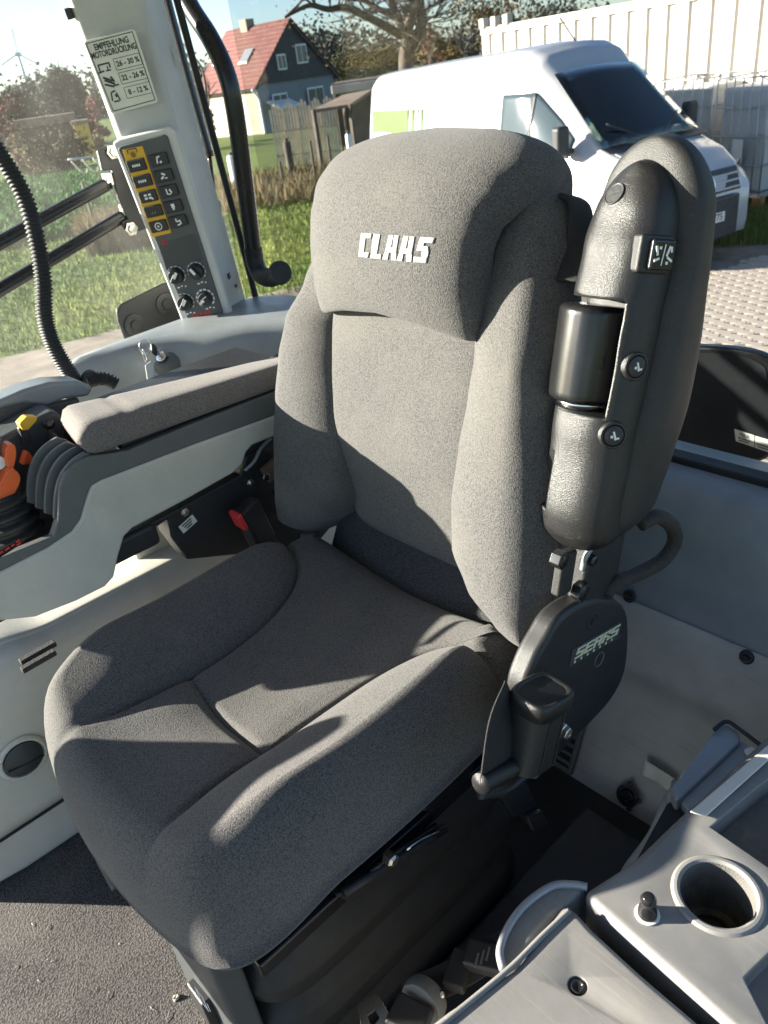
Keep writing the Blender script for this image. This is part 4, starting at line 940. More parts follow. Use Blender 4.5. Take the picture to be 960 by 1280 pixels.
# red lettering plate on the well edge
rn_ = link('name_plate', prism_mesh([at(x, y, X=XA+.0015) for x, y in [(-20, 702), (-8, 693), (24, 672), (27, 676), (20, 684), (-20, 710)]], (.0012, 0, 0)), 'black_gloss', ac, bevel=.0006)
for a, b in (((-4, 694), (4, 689)), ((6, 688), (12, 684)), ((14, 683), (18, 680)), ((20, 678), (25, 675)), ((21, 682), (26, 678))):
    p, q = at(*a, X=XA+.0032), at(*b, X=XA+.0032); link('print_mark', box_mesh((q-p).length, .0035, .0005), 'red', rn_, matrix=frame((p+q)/2, q-p, Vector((1, 0, 0)).cross(q-p)), smooth=False)
# carrier under the armrest with bolts and small plate
cr = link('carrier', prism_mesh([at(x, y, X=-.372) for x, y in [(150, 690), (160, 668), (230, 632), (300, 594), (312, 560), (345, 540), (420, 520), (430, 640), (380, 700), (330, 690), (235, 700), (214, 672), (210, 650)]], (-.05, 0, 0)), 'black', ac, bevel=.004)
for px, py in ((313, 603), (231, 640)): lathe('bolt', [(0, 0), (.0085, 0), (.0085, .003), (.005, .0035), (.005, .007), (0, .007)], frame(at(px, py, X=-.372), (0, 1, 0), (0, 0, 1)), 'steel', cr, seg=6)
q_ = link('type_plate', box_mesh(.034, .018, .001), 'sticker', cr, matrix=frame(at(235, 655, X=-.3715), (0, .92, .30), (0, -.30, .92)), bevel=.0003)
for k in range(3): link('print_mark', box_mesh(.022-.004*k, .0025, .0004), 'ink', q_, matrix=frame(at(235, 655, X=-.3708), (0, .92, .30), (0, -.30, .92)) @ Matrix.Translation((0, .005-.005*k, .0004)), smooth=False)
link('wedge', box_mesh(.012, .050, .034), 'brown', cr, matrix=Matrix.Translation(at(342, 585, X=-.362)) @ Matrix.Rotation(R(18), 4, 'X'), bevel=.002)
lathe('bolt', [(0, 0), (.008, 0), (.008, .004), (0, .005)], frame(at(332, 596, X=-.356), (0, 1, 0), (0, 0, 1)), 'steel', cr, seg=6)
tube('cable', [at(306, 588, X=-.37), at(318, 576, X=-.365), at(326, 560, X=-.365), at(338, 548, X=-.365)], .0035, 'alu', cr, seg=8)
# unseen box on an arm, added ahead of the console to shade the cushion front
tm = thing('shadow_caster', (-.62, -.46, .45), 'dark box on an arm, added out of view to shade the front of the cushion', 'display')
link('case', box_mesh(.05, .28, .36), 'black', tm, matrix=Matrix.Translation((-.48, -.76, .628)), bevel=.012)
link('screen', box_mesh(.004, .24, .28), 'black_gloss', tm, matrix=Matrix.Translation((-.4535, -.76, .62)), bevel=.002)  # front face of the added shadow caster
tube('arm', [(-.62, -.46, .45), (-.62, -.56, .50), (-.58, -.66, .54), (-.50, -.72, .58)], .016, 'tube', tm)

# ================================================================== PALE SIDE CONSOLE under the armrest
sc = thing('side_console', (-.6, -.1, 0), 'pale moulded side console with round vent left of the seat', 'console')
sec = [(-.455, .010), (-.452, .10), (-.448, .118), (-.452, .125), (-.455, .30), (-.462, .40), (-.475, .430), (-.50, .447), (-.56, .455), (-.99, .46)]
def sc_pt(u, v):
    P = catmull([(x, 0, z) for x, z in sec], 4); k = v*(len(P)-1); i = min(int(k), len(P)-2); p = P[i].lerp(P[i+1], k-i)
    y = -.505+u*1.045; rise = .05*sstep(-.02, -.20, y)*0 + .012*math.sin(y*6)
    bul = .035*math.exp(-((y+.32)/.10)**2)*sstep(.14, .24, p.z)*sstep(.42, .34, p.z)
    return Vector((p.x+bul*.35-(.02 if p.z < .12 else 0), y, p.z+(.02*sstep(.40, .46, p.z)*sstep(-.18, -.30, y))))
link('moulding', grid_mesh(sc_pt, 70, 60), 'white_side', sc, solid=.005)
link('seam_gap', box_mesh(.006, .34, .004), 'floor', sc, matrix=Matrix.Translation((-.447, -.33, .1195)), bevel=.001)
link('skirt', loft_mesh([[Vector((x, y, z)) for x, y in ((-.99, -.50), (-.470, -.50), (-.455, -.40), (-.450, -.16), (-.46, .40), (-.99, .40))] for z in (.008, .06, .115)]), 'light', sc, bevel=.015, seg=3)
vf = frame(at(28, 946, X=-.440), (0, 1, 0), (0, 0, 1))
vt = lathe('air_vent', [(0, 0), (.044, 0), (.045, .004), (.041, .009), (.037, .009), (.035, .003), (0, .003)], vf, 'white_side', sc, seg=40)
lathe('vent_flap', [(0, .003), (.0345, .003), (.034, .009), (.025, .014), (0, .0165)], vf, 'panel_dark', vt, seg=40)
link('flap_slit', box_mesh(.064, .0022, .003), 'floor', vt, matrix=vf @ Matrix.Translation((0, -.006, .0150)) @ Matrix.Rotation(R(-8), 4, 'Z'), smooth=False)
for i, (a, b) in enumerate((((24, 826), (68, 801)), ((26, 836), (68, 812)))):
    p, q = at(*a, z=.476), at(*b, z=.476)
    tag(link('foam_strip', box_mesh((q-p).length, .013, .010), 'foam', None, matrix=frame((p+q)/2+Vector((0, 0, -.004)), q-p, Vector((0, 0, 1)).cross(q-p)), bevel=.002),
        ['upper dark foam strip lying on the pale side console', 'lower dark foam strip lying on the pale side console'][i], 'strip', 'foam strips on the console')
# pale block added to stand for the pane of daylight behind the carrier
sb = thing('daylight_block', (-.62, .16, .45), 'pale block standing in for the daylight below the armrest carrier', 'panel')
link('block', loft_mesh([[Vector((x, y, z)) for x, y in ((-.95, .03), (-.56, .03), (-.56, .20), (-.95, .20))] for z in (.44, .52)]), 'light', sb, bevel=.01)
link('edge_strip', box_mesh(.012, .012, .10), 'white_side', sb, matrix=Matrix.Translation((-.555, .212, .50)), bevel=.002)

# ================================================================== LEFT CONSOLE with cup holder
ZC = .45
lc = thing('left_console', (.62, .05, 0), 'worn grey left-hand console with cup holder and knob', 'console')
def C(px, py, z=ZC): return at(px, py, z=z)
ocon = [C(728, 1118), C(738, 1108), C(790, 1075), C(850, 1018), C(900, 972), C(962, 915), C(1100, 800), C(1250, 1000), C(1150, 1290), C(1000, 1400), C(962, 1330)]
body_ = link('body', prism_mesh(ocon, (0, 0, -.44)), 'console', lc, bevel=.010, seg=4)
# tray recess on the right, cup hole: real cuts
def cyl_mesh(c, r, z0, z1, seg=48):
    v = [(c.x+r*math.cos(2*math.pi*i/seg), c.y+r*math.sin(2*math.pi*i/seg), z) for z in (z0, z1) for i in range(seg)]
    f = [tuple(range(seg-1, -1, -1)), tuple(range(seg, 2*seg))]+[(i, (i+1) % seg, seg+(i+1) % seg, seg+i) for i in range(seg)]
    return mesh(v, f)
cc_ = C(897, 1118); cr_ = .0395
cut(body_, cyl_mesh(cc_, cr_, ZC-.080, ZC+.05))
tray = [C(888, 1034), C(940, 990), C(1010, 935), C(1100, 1010), C(990, 1140), C(962, 1085)]
trm = prism_mesh([p+Vector((0, 0, .03)) for p in tray], (0, 0, -.058)); cut(body_, trm)
tray2 = [C(930, 1222), C(962, 1190), C(1060, 1180), C(1100, 1300), C(1000, 1360)]
cut(body_, prism_mesh([p+Vector((0, 0, .03)) for p in tray2], (0, 0, -.05)))
b2 = body_.modifiers.new('bevel', 'BEVEL'); b2.width = .0035; b2.segments = 3; b2.limit_method = 'ANGLE'; b2.angle_limit = R(40)
link('tray_mat', prism_mesh([p.lerp(tray[0].lerp(tray[3], .5), .06)+Vector((0, 0, -.0275)) for p in tray], (0, 0, .003)), 'tray', lc, bevel=.001)
rim = []
for k in range(9):
    a = math.pi*k/8; rr = cr_+.002+.0045*math.cos(a)*-1+.003; rim.append((rr, .0035*math.sin(a)))
lathe('cup_rim', [(cr_-.001, -.004), (cr_-.001, .001), (cr_+.002, .0035), (cr_+.006, .003), (cr_+.009, 0), (cr_+.009, -.003)], Matrix.Translation((cc_.x, cc_.y, ZC)), 'console', lc, seg=56, open_=True)
lathe('cup_well', [(cr_-.001, .0), (cr_-.004, -.05), (cr_-.006, -.076), (cr_-.014, -.0795), (0, -.0795)], Matrix.Translation((cc_.x, cc_.y, ZC)), 'tray', lc, seg=56, open_=True)
lathe('cup_base', [(0, 0), (.024, 0), (.024, .004), (.020, .006), (.019, .003), (0, .003)], Matrix.Translation((cc_.x, cc_.y, ZC-.079)), 'rubber', lc, seg=40)
kp_ = C(809, 1143)
kb = lathe('knob', [(0, 0), (.0105, 0), (.0098, .010), (.0068, .015), (.0062, .019), (.0082, .023), (.0085, .027), (.006, .032), (0, .0335)], Matrix.Translation(kp_), 'black_gloss', lc)
lathe('knob_washer', [(.0100, 0), (.0132, 0), (.0132, .0018), (.0100, .0022)], Matrix.Translation(kp_), 'sticker', kb, open_=True)
# worn chamfer strip, rail and grab bar running back to the wall
link('edge_strip', prism_mesh([C(x, y, ZC+.004) for x, y in [(862, 1016), (960, 932), (985, 912), (990, 925), (962, 950), (882, 1022)]], (0, 0, .003)), 'white_side', lc, bevel=.0015)
rl_ = thing('seat_rail', at(860, 960, z=.44), 'blue-grey rail running from the rear lining to the cup holder console', 'rail')
RA = [(842, 972), (905, 905), (925, 915), (958, 943), (880, 1010), (858, 1004)]
link('bar', prism_mesh([at(x, y, z=.425) for x, y in [(838, 985), (893, 912), (908, 904), (924, 914), (926, 926), (850, 998), (845, 1000)]], (0, 0, -.05)), 'alu', rl_, bevel=.010, seg=3)
link('channel', prism_mesh([at(x, y, z=.415) for x, y in [(850, 1000), (928, 925), (962, 952), (872, 1026)]], (0, 0, -.04)), 'alu', rl_, bevel=.003)
tube('upright', [at(846, 985, z=.41), at(838, 1010, z=.37), at(820, 1050, z=.32), at(790, 1090, z=.27), at(770, 1115, z=.22)], .01, 'alu', rl_, seg=18, flat=(.013, .008, (0, 0, 1)))
link('recess_cover', prism_mesh([at(x, y, z=.405) for x, y in [(834, 1004), (848, 1000), (852, 1022), (800, 1070), (790, 1085)]], (0, 0, -.03)), 'floor', rl_, bevel=.003)
tube('edge_seal', [at(893, 912, z=.431), at(908, 902, z=.431), at(925, 912, z=.431), at(962, 940, z=.431)], .003, 'rubber', rl_, seg=8)
link('paint_chip', prism_mesh(smooth_closed([at(x, y, z=.4165) for x, y in [(930, 938), (940, 934), (947, 941), (940, 947), (934, 945)]], 2), (0, 0, .0008)), 'white', rl_, smooth=False)
# hinged lid in front with its hinge cover
ld = thing('console_lid', C(700, 1240), 'worn grey console lid with recessed bolt in the foreground', 'lid')
ZL = .452
lo = [C(x, y, ZL) for x, y in [(706, 1128), (722, 1140), (740, 1160), (800, 1215), (900, 1300), (1000, 1400), (700, 1600), (470, 1330), (560, 1262), (645, 1208)]]
lidb = link('panel', prism_mesh(lo, (0, 0, -.06)), 'console_lid', ld, bevel=.008, seg=4)
bc = C(722, 1232, ZL)
lm_ = sum(lo, Vector((0, 0, 0)))/len(lo)
link('housing', prism_mesh([p.lerp(lm_, .07)+Vector((0, 0, -.062)) for p in lo], (0, 0, -.38)), 'console', ld, bevel=.01)
cut(lidb, cyl_mesh(bc, .0098, ZL-.006, ZL+.02, 28))
b2 = lidb.modifiers.new('bevel', 'BEVEL'); b2.width = .001; b2.segments = 2; b2.limit_method = 'ANGLE'; b2.angle_limit = R(50)
lathe('bolt', [(0, 0), (.0075, 0), (.0075, .004), (.0055, .0052), (.0045, .0035), (0, .0030)], Matrix.Translation(bc+Vector((0, 0, -.0058))), 'black_gloss', ld, seg=20)
tube('worn_ridge', [C(x, y, ZL+.0005) for x, y in [(712, 1138), (680, 1168), (640, 1208), (590, 1250), (540, 1290)]], .0032, 'console', ld, seg=8)
hcov = [C(x, y, .446) for x, y in [(732, 1110), (716, 1106), (690, 1108), (658, 1130), (636, 1158), (624, 1186), (628, 1208), (640, 1206), (706, 1132)]]
hc_ = link('hinge_cover', prism_mesh(hcov, (0, 0, -.045)), 'console', ld, bevel=.012, seg=4)
link('hinge_edge', tube_mesh(catmull([C(x, y, .448) for x, y in [(734, 1109), (716, 1106), (690, 1108), (658, 1130), (636, 1158), (625, 1188), (629, 1212)]], 6), .0045, 10), 'alu', ld)
# dark trough and belt stalk between seat and console
t = thing('lap_belt', at(590, 1230, z=.2), 'black belt strap with steel tongue lying beside the console lid', 'belt')
strap('strap', [at(505, 1243, z=.24), at(540, 1232, z=.25), at(575, 1215, z=.26), at(605, 1197, z=.27), at(640, 1178, z=.28)], .020, .002, (.2, .1, 1), t)
link('sleeve', box_mesh(.030, .050, .018), 'rubber', t, matrix=frame(at(574, 1213, z=.262), (1, .4, .2), (-.4, 1, 0)), bevel=.004)
link('stalk', box_mesh(.052, .036, .020), 'black', t, matrix=frame(at(606, 1198, z=.275), (1, .5, .1), (-.5, 1, 0)), bevel=.005)
for k in range(3): link('stitch', box_mesh(.003, .018, .001), 'trim', t, matrix=frame(at(596+k*7, 1200-k*4, z=.2865), (1, .5, .1), (-.5, 1, 0)), smooth=False)
tgp = [(447, 1256), (468, 1240), (476, 1248), (486, 1266), (500, 1262), (508, 1268), (468, 1300), (452, 1290)]
tgm = link('tongue', prism_mesh([at(x, y, z=.265) for x, y in tgp], (0, 0, -.003)), 'chrome', t, bevel=.0008)
cut(tgm, prism_mesh([at(x, y, z=.285) for x, y in [(456, 1258), (466, 1251), (472, 1262), (462, 1274)]], (0, 0, -.06)))
link('tongue_cover', box_mesh(.050, .042, .016), 'black', t, matrix=frame(at(512, 1272, z=.262), (1, .3, 0), (-.3, 1, 0)), bevel=.005)
lathe('wheel', [(0, -.010), (.028, -.010), (.030, 0), (.028, .010), (0, .010)], frame(at(530, 1250, z=.25), (1, .2, 0), (0, .3, 1)), 'trim', t)
lathe('rivet', [(0, 0), (.005, 0), (.004, .003), (0, .004)], frame(at(552, 1243, z=.266), (1, 0, 0), (0, 1, .4)), 'chrome', t, seg=12)
struct(box('trough', (.27, -.40, 0), (.44, .40, .05), 'floor', bevel=.01))
# ================================================================== OUTSIDE
ZG = -1.40
def foliage(name, c1, c2, scale=1.5):
    m, n, l, p = newmat(name); tc = N(n, 'ShaderNodeTexCoord')
    a = N(n, 'ShaderNodeTexNoise', Scale=scale, Detail=5., Roughness=.7); l.new(tc.outputs['Object'], a.inputs['Vector'])
    r = N(n, 'ShaderNodeMapRange'); r.inputs[1].default_value = .35; r.inputs[2].default_value = .65; l.new(a.outputs[0], r.inputs[0])
    mx = N(n, 'ShaderNodeMix', data_type='RGBA'); mx.inputs[6].default_value = (*c1, 1); mx.inputs[7].default_value = (*c2, 1); l.new(r.outputs[0], mx.inputs[0])
    l.new(mx.outputs[2], p.inputs['Base Color']); p.inputs['Roughness'].default_value = .8; p.inputs['Specular IOR Level'].default_value = .2
    p.inputs['Subsurface Weight'].default_value = 0
    return m
M['meadow'] = foliage('meadow_ground', (.13, .16, .035), (.07, .115, .022), .35)
M['blades'] = foliage('grass_blades', (.22, .235, .055), (.10, .165, .030), .35)
M['crop'] = foliage('crop_leaves', (.07, .20, .045), (.04, .12, .028), 1.2)
M['drygrass'] = foliage('dry_grass', (.26, .20, .11), (.14, .12, .06), 1.)
M['conifer'] = foliage('conifer_needles', (.035, .060, .040), (.018, .034, .024), .7)
M['autumn'] = foliage('autumn_leaves', (.17, .105, .035), (.075, .060, .025), .6)
M['olive'] = foliage('olive_leaves', (.085, .080, .030), (.045, .048, .022), .5)
M['rust'] = foliage('rust_leaves', (.20, .07, .045), (.11, .05, .035), .8)
M['wood_far'] = foliage('far_wood', (.12, .115, .095), (.075, .085, .075), .1)
M['bark'] = mat('bark', (.085, .070, .055), .9, var=.35, vscale=8., bump=.6, bscale=25.)
M['dirt'] = mat('dirt_and_gravel', (.24, .20, .16), .95, var=.35, vscale=2.2, bump=1., bscale=30., wear=.6, wcol=(.36, .33, .28), wscale=9., spec=.2)
M['paver'] = mat('concrete_paver', (.44, .385, .32), .9, var=.16, vscale=1.6, bump=.5, bscale=90., wear=.4, wcol=(.30, .255, .20), wscale=4., spec=.25)
M['joint'] = mat('paver_joint', (.21, .18, .14), .95, var=.3, vscale=6.)
M['van_white'] = mat('van_white_paint', (.50, .505, .51), .25, var=.03, coat=.5, rvar=.04, wear=.12, wcol=(.6, .6, .58), wscale=2.)
M['van_glass'] = mat('van_dark_glass', (.035, .045, .047), .08, var=.1, rvar=.02, spec=.8)
M['van_side_glass'] = mat('van_side_glass', (.06, .085, .095), .08, var=.25, vscale=1.5, rvar=.02, spec=.8)
M['shedwall_v'] = mat('van_seat_cloth', (.06, .06, .065), .9, var=.2)
def screen_mat():
    m, n, l, p = newmat('van_windscreen'); n.remove(p); tr_ = N(n, 'ShaderNodeBsdfTransparent'); tr_.inputs[0].default_value = (.62, .70, .66, 1)
    gl = N(n, 'ShaderNodeBsdfGlossy', Roughness=.04); gl.inputs[0].default_value = (.9, .95, .95, 1); fr = N(n, 'ShaderNodeFresnel', IOR=1.6); mx = N(n, 'ShaderNodeMixShader')
    l.new(fr.outputs[0], mx.inputs[0]); l.new(tr_.outputs[0], mx.inputs[1]); l.new(gl.outputs[0], mx.inputs[2]); l.new(mx.outputs[0], n['Material Output'].inputs['Surface']); return m
M['van_screen'] = screen_mat()
M['van_plastic'] = mat('van_dark_plastic', (.035, .037, .040), .5, var=.2)
M['green_print'] = mat('green_livery', (.085, .18, .02), .35, var=.05)
M['grey_print'] = mat('grey_livery', (.52, .53, .53), .4, var=.05)
M['cont'] = mat('container_paint', (.44, .405, .35), .5, var=.10, vscale=.8, wear=.6, wcol=(.28, .225, .16), wscale=1.6)
M['ibc'] = mat('milky_tank', (.52, .54, .53), .45, var=.12, vscale=2.)
M['galv'] = mat('galvanised', (.50, .51, .51), .42, metal=.8, var=.15)
M['rustwood'] = mat('rusty_board', (.40, .19, .07), .8, var=.3, vscale=5.)
M['tile'] = mat('red_roof_tile', (.15, .055, .045), .8, var=.25, vscale=3., wear=.3, wcol=(.22, .09, .06), wscale=2.)
M['slate'] = mat('dark_slate_cladding', (.055, .052, .052), .7, var=.3, vscale=4.)
M['plaster'] = mat('cream_plaster', (.32, .275, .21), .9, var=.1, vscale=2.)
M['shade_plaster'] = mat('shaded_plaster', (.22, .245, .26), .9, var=.08, vscale=2.)  # bluish shade of the gable side put into the plaster colour
M['fence'] = mat('pale_boards', (.62, .54, .43), .85, var=.2, vscale=4.)
M['shedroof'] = mat('weathered_roof', (.22, .165, .12), .9, var=.25, vscale=3.)
M['shedwall'] = mat('dark_boards', (.085, .07, .055), .9, var=.3, vscale=3.)
M['pane_far'] = mat('house_glass', (.06, .075, .085), .15, var=.2)
M['turbine'] = mat('turbine_paint', (.50, .52, .54), .5, var=.03)
def hz(px): return 148-.1405*px
def gdir(px): r = ray(px, hz(px)); r.z = 0; return r.normalized()
def G(px, dist, z=ZG): d = gdir(px); return Vector((CP.x+d.x*dist, CP.y+d.y*dist, z))
def upz(py, px, dist):
    """height at which a spot seen at (px, py) stands when it is dist away"""
    r = ray(px, py); k = dist/math.hypot(r.x, r.y); return CP.z+r.z*k
# ---- ground sheets
struct(link('ground', mesh([(-1500, -1500, ZG), (1500, -1500, ZG), (1500, 1500, ZG), (-1500, 1500, ZG)], [(0, 1, 2, 3)]), 'meadow', smooth=False))
def sheet(name, pxs, mt, lift, z=ZG):
    pts = [Vector((at(x, y, z=z).x, at(x, y, z=z).y, z+lift)) for x, y in pxs]
    return struct(link(name, fixn(mesh(pts, [tuple(range(len(pts)))])), mt, smooth=False))
dirt = [(-9, -6), (-10.5, 0), (-9.6, 3.0), (-9.3, 4.5), (-8.4, 7.2), (-7.5, 9.0), (-4, 10.6), (-3.9, 14), (8, 14), (8, -6)]
struct(link('dirt_track', mesh([(x, y, ZG+.004) for x, y in dirt], [tuple(range(len(dirt)))]), 'dirt', smooth=False))
yard = [(-4.75, 3.0), (-4.65, 7), (-4.35, 10.35), (-3.6, 11.2), (2.5, 14), (8, 14), (8, 3.0)]
yd = struct(link('paved_yard', mesh([(x, y, ZG+.008) for x, y in yard], [tuple(range(len(yard)))]), 'joint', smooth=False))
# interlocking wavy pavers, each its own piece where the photograph shows them
pw, pd, gap = .20, .105, .006
def pav_outline():
    xs = [-pw/2, -pw/4, 0, pw/4, pw/2]; zz = [0, .018, 0, -.018, 0]
    low_ = [(x+gap*.5*(1 if i == 0 else -1 if i == 4 else 0), -pd/2+gap/2+zz[i]) for i, x in enumerate(xs)]
    up_ = [(x, y+pd-gap) for x, y in reversed(low_)]
    return low_+up_
po = pav_outline(); npv = len(po)
v = [(x, y, 0) for x, y in po]+[(x, y, .0135) for x, y in po]+[(x*.985, y*.97, .014) for x, y in po]
f = [(i, (i+1) % npv, npv+(i+1) % npv, npv+i) for i in range(npv)]+[(npv+i, npv+(i+1) % npv, 2*npv+(i+1) % npv, 2*npv+i) for i in range(npv)]+[tuple(range(2*npv, 3*npv))]
pav_me = fixn(mesh(v, f)); pav_me.materials.append(M['paver'])
def to_px(p):
    q = Vector(p)-CP; d = q.dot(CF); return 480+FPX*q.dot(CR)/d, 640-FPX*q.dot(CU)/d, d
cand = []; pr = random.Random(5); ra = R(20)
for i in range(-40, 60):
    for j in range(-60, 110):
        lx, ly = i*pw+(pw/2 if j % 2 else 0), j*pd; x = -1.5+lx*math.cos(ra)-ly*math.sin(ra); y = 6.0+lx*math.sin(ra)+ly*math.cos(ra)
        if not (-4.55 < x < 3.2 and 3.3 < y < 10.2 and x-.18*(y-3.3) > -4.6): continue
        px, py, d = to_px((x, y, ZG))
        if -1.2 < x-(-2.2) < 9 or True: cand.append((0 if (838 < px < 965 and 270 < py < 612) and not (px < 958 and 436 < py < 578 and px > 845) and px > 885-.22*max(0, py-400) else 1, d, x, y))
cand.sort()
rest_v, rest_f = [], []
for k, (vis, d, x, y) in enumerate(cand):
    mtx = Matrix.Translation((x, y, ZG+.004+pr.uniform(-.002, .003))) @ Matrix.Rotation(ra+pr.uniform(-.02, .02), 4, 'Z') @ Matrix.Rotation(pr.uniform(-.012, .012), 4, 'X')
    if k < 300:
        o = bpy.data.objects.new('paver', pav_me); COL.objects.link(o); o.parent = yd; o.matrix_basis = mtx
    else:
        b_ = len(rest_v); rest_v += [mtx @ q.co for q in pav_me.vertices]; rest_f += [tuple(b_+i for i in p.vertices) for p in pav_me.polygons]
tag(link('paver', mesh(rest_v, rest_f), 'paver', yd, smooth=False), kind='stuff')
# ---- grass, crop and dry weeds
def blades(name, n, region, h0, h1, wd, mt, label, cat, lean=.5, seed=1):
    rr = random.Random(seed); v = []; f = []; c = 0
    while c < n:
        p = region(rr)
        if p is None: continue
        c += 1; h = rr.uniform(h0, h1); a = rr.uniform(0, 2*math.pi); dx, dy = math.cos(a)*wd, math.sin(a)*wd
        lx, ly = rr.uniform(-lean, lean)*h, rr.uniform(-lean, lean)*h; b = len(v)
        v += [(p[0]-dx, p[1]-dy, ZG), (p[0]+dx, p[1]+dy, ZG), (p[0]+lx*.4+dx*.7, p[1]+ly*.4+dy*.7, ZG+h*.6), (p[0]+lx*.4-dx*.7, p[1]+ly*.4-dy*.7, ZG+h*.6), (p[0]+lx, p[1]+ly, ZG+h)]
        f += [(b, b+1, b+2, b+3), (b+3, b+2, b+4)]
    o = link(name, mesh(v, f), mt, smooth=False); return tag(o, label, cat, kind='stuff')
def wedge(px0, px1, d0, d1):
    def r(rr):
        px = rr.uniform(px0, px1); d = math.sqrt(rr.uniform(d0*d0, d1*d1)); g = G(px, d); return g.x, g.y
    return r
blades('grass', 36000, wedge(-120, 420, 11.0, 30), .03, .11, .009, 'blades', 'short sunlit meadow grass outside the side window', 'grass', seed=2)
blades('grass', 9000, wedge(885, 1010, 11.6, 15.5), .05, .20, .010, 'blades', 'green verge grass in front of the container beside the van', 'grass', seed=3)
blades('crop', 26000, wedge(-120, 150, 21, 42), .15, .35, .028, 'crop', 'bright green crop rows in the field at the left', 'crop', lean=.9, seed=4)
blades('dry_weeds', 5000, wedge(55, 150, 17.5, 20.5), .25, .75, .012, 'drygrass', 'tall dry weeds along the field edge behind the guard tubes', 'weeds', seed=5)
blades('dry_weeds', 4200, wedge(245, 410, 20, 27), .12, .5, .010, 'drygrass', 'straw-coloured weeds along the wire fence beside the pillar', 'weeds', seed=6)
# ---- trees
def leaf_mesh(rr, clumps, per, sz, spread):
    v = []; f = []
    for (c, s) in clumps:
        for _ in range(per):
            p = c+Vector((rr.gauss(0, 1), rr.gauss(0, 1), rr.gauss(0, .8)))*s*spread
            a = Vector((rr.uniform(-1, 1), rr.uniform(-1, 1), rr.uniform(-1, 1))).normalized(); b = a.orthogonal().normalized(); k = sz*rr.uniform(.6, 1.4); i = len(v)
            v += [p-a*k, p+b*k*.6, p+a*k, p-b*k*.6]; f.append((i, i+1, i+2, i+3))
    return mesh(v, f)
def branches(rr, p, d, r, L, depth, out, drop=.62, spread=.75, gens=3):
    pts = [p]; q = p; dd = d.copy(); n = 5
    for i in range(n):
        dd = (dd+Vector((rr.uniform(-1, 1), rr.uniform(-1, 1), rr.uniform(-.5, .8)))*.16).normalized(); q = q+dd*L/n; pts.append(q)
    out.append((pts, [r*(1-.45*i/n) for i in range(n+1)]))
    if depth > 0:
        for k in range(gens):
            i = rr.randint(2, n); nd = (dd+Vector((rr.uniform(-1, 1), rr.uniform(-1, 1), rr.uniform(-.4, .7)))*spread).normalized()
            branches(rr, pts[i], nd, r*.55, L*drop*rr.uniform(.8, 1.2), depth-1, out, drop, spread, gens)
def bmesh_join(parts):
    v = []; f = []
    for me in parts:
        b = len(v); v += [q.co.copy() for q in me.vertices]; f += [tuple(b+i for i in p.vertices) for p in me.polygons]
    return mesh(v, f)
def tree(name, base, h, rad, mt, label, n=16, per=150, sz=.22, seed=1, conifer=False, group=None, trunk_r=None, low=.25):
    rr = random.Random(seed); t = thing(name, base, label, 'tree', group)
    out = []; tr = trunk_r or h*.022
    branches(rr, base, Vector((0, 0, 1)), tr, h*.75, 2, out, .5, .9, 4)
    link('trunk', bmesh_join([tube_mesh(p, r, 6, cap=False) for p, r in out]), 'bark', t)
    cl = []
    for k in range(n):
        if conifer:
            zz = rr.uniform(.12, 1)**.9; a = rr.uniform(0, 6.28); ro = rad*(1.04-zz)*rr.uniform(.4, 1); cl.append((base+Vector((ro*math.cos(a), ro*math.sin(a), h*zz)), rad*.30*(1.15-zz)))
        else:
            a = rr.uniform(0, 6.28); u = rr.uniform(-1, 1); s = math.sqrt(1-u*u)*rr.uniform(.5, 1); cl.append((base+Vector((rad*s*math.cos(a), rad*s*math.sin(a), h*(low+(1-low)*(.5+.48*u)))), rad*rr.uniform(.22, .42)))
    link('crown', leaf_mesh(rr, cl, per, sz, .62), mt, t, smooth=False)
    return t
def tr(px, dist, top_py, wpx, **k):
    b = G(px, dist); h = upz(top_py, px, dist)-ZG; rad = wpx/2*dist/1000
    return b, h, rad
def T(name, px, dist, top, wpx, mt, label, **k): b, h, rad = tr(px, dist, top, wpx); return tree(name, b, h, rad, mt, label, **k)
T('conifer_tree', 52, 75, 108, 34, 'conifer', 'small dark conifer at the left below the wind turbine', n=26, per=360, sz=0.110, seed=11, conifer=True, group='conifers left')
T('conifer_tree', 84, 70, 92, 44, 'conifer', 'broad dark evergreen, tallest of the clump left of the pillar', n=46, per=440, sz=0.110, seed=12, group='conifers left', low=.1)
T('conifer_tree', 108, 78, 108, 36, 'conifer', 'dark conifer just left of the pillar edge', n=26, per=360, sz=0.110, seed=13, conifer=True, group='conifers left')
T('hedge_tree', 25, 72, 118, 50, 'conifer', 'low dark bushy tree at the far left of the clump', n=26, per=400, sz=0.110, seed=14, group='conifers left', low=.05)
T('autumn_tree', -6, 48, 62, 44, 'rust', 'thin reddish autumn tree at the left picture edge', n=14, per=110, sz=0.088, seed=15)
T('rust_bush', 2, 44, 150, 22, 'rust', 'red-leaved bush at the left picture edge above the hose', n=12, per=180, sz=0.077, seed=16, low=.1)
T('rust_bush', 112, 60, 126, 26, 'rust', 'reddish bush beside the yellow shed left of the pillar', n=12, per=160, sz=0.110, seed=17, low=.1)
T('shrub', 50, 46, 176, 70, 'olive', 'low grey-green shrub row at the edge of the field', n=26, per=180, sz=0.083, seed=18, low=.02)
T('shrub', 14, 42, 172, 36, 'drygrass', 'pale dry shrub near the hose at the left', n=14, per=180, sz=0.072, seed=19, low=.02)
T('conifer_tree', 247, 46, 48, 20, 'conifer', 'tall dark spruce between pillar and red-roofed house', n=44, per=180, sz=0.110, seed=20, conifer=True)
T('olive_tree', 440, 95, 64, 60, 'olive', 'distant olive tree right of the house gable', n=24, per=360, sz=0.110, seed=21, low=.05)
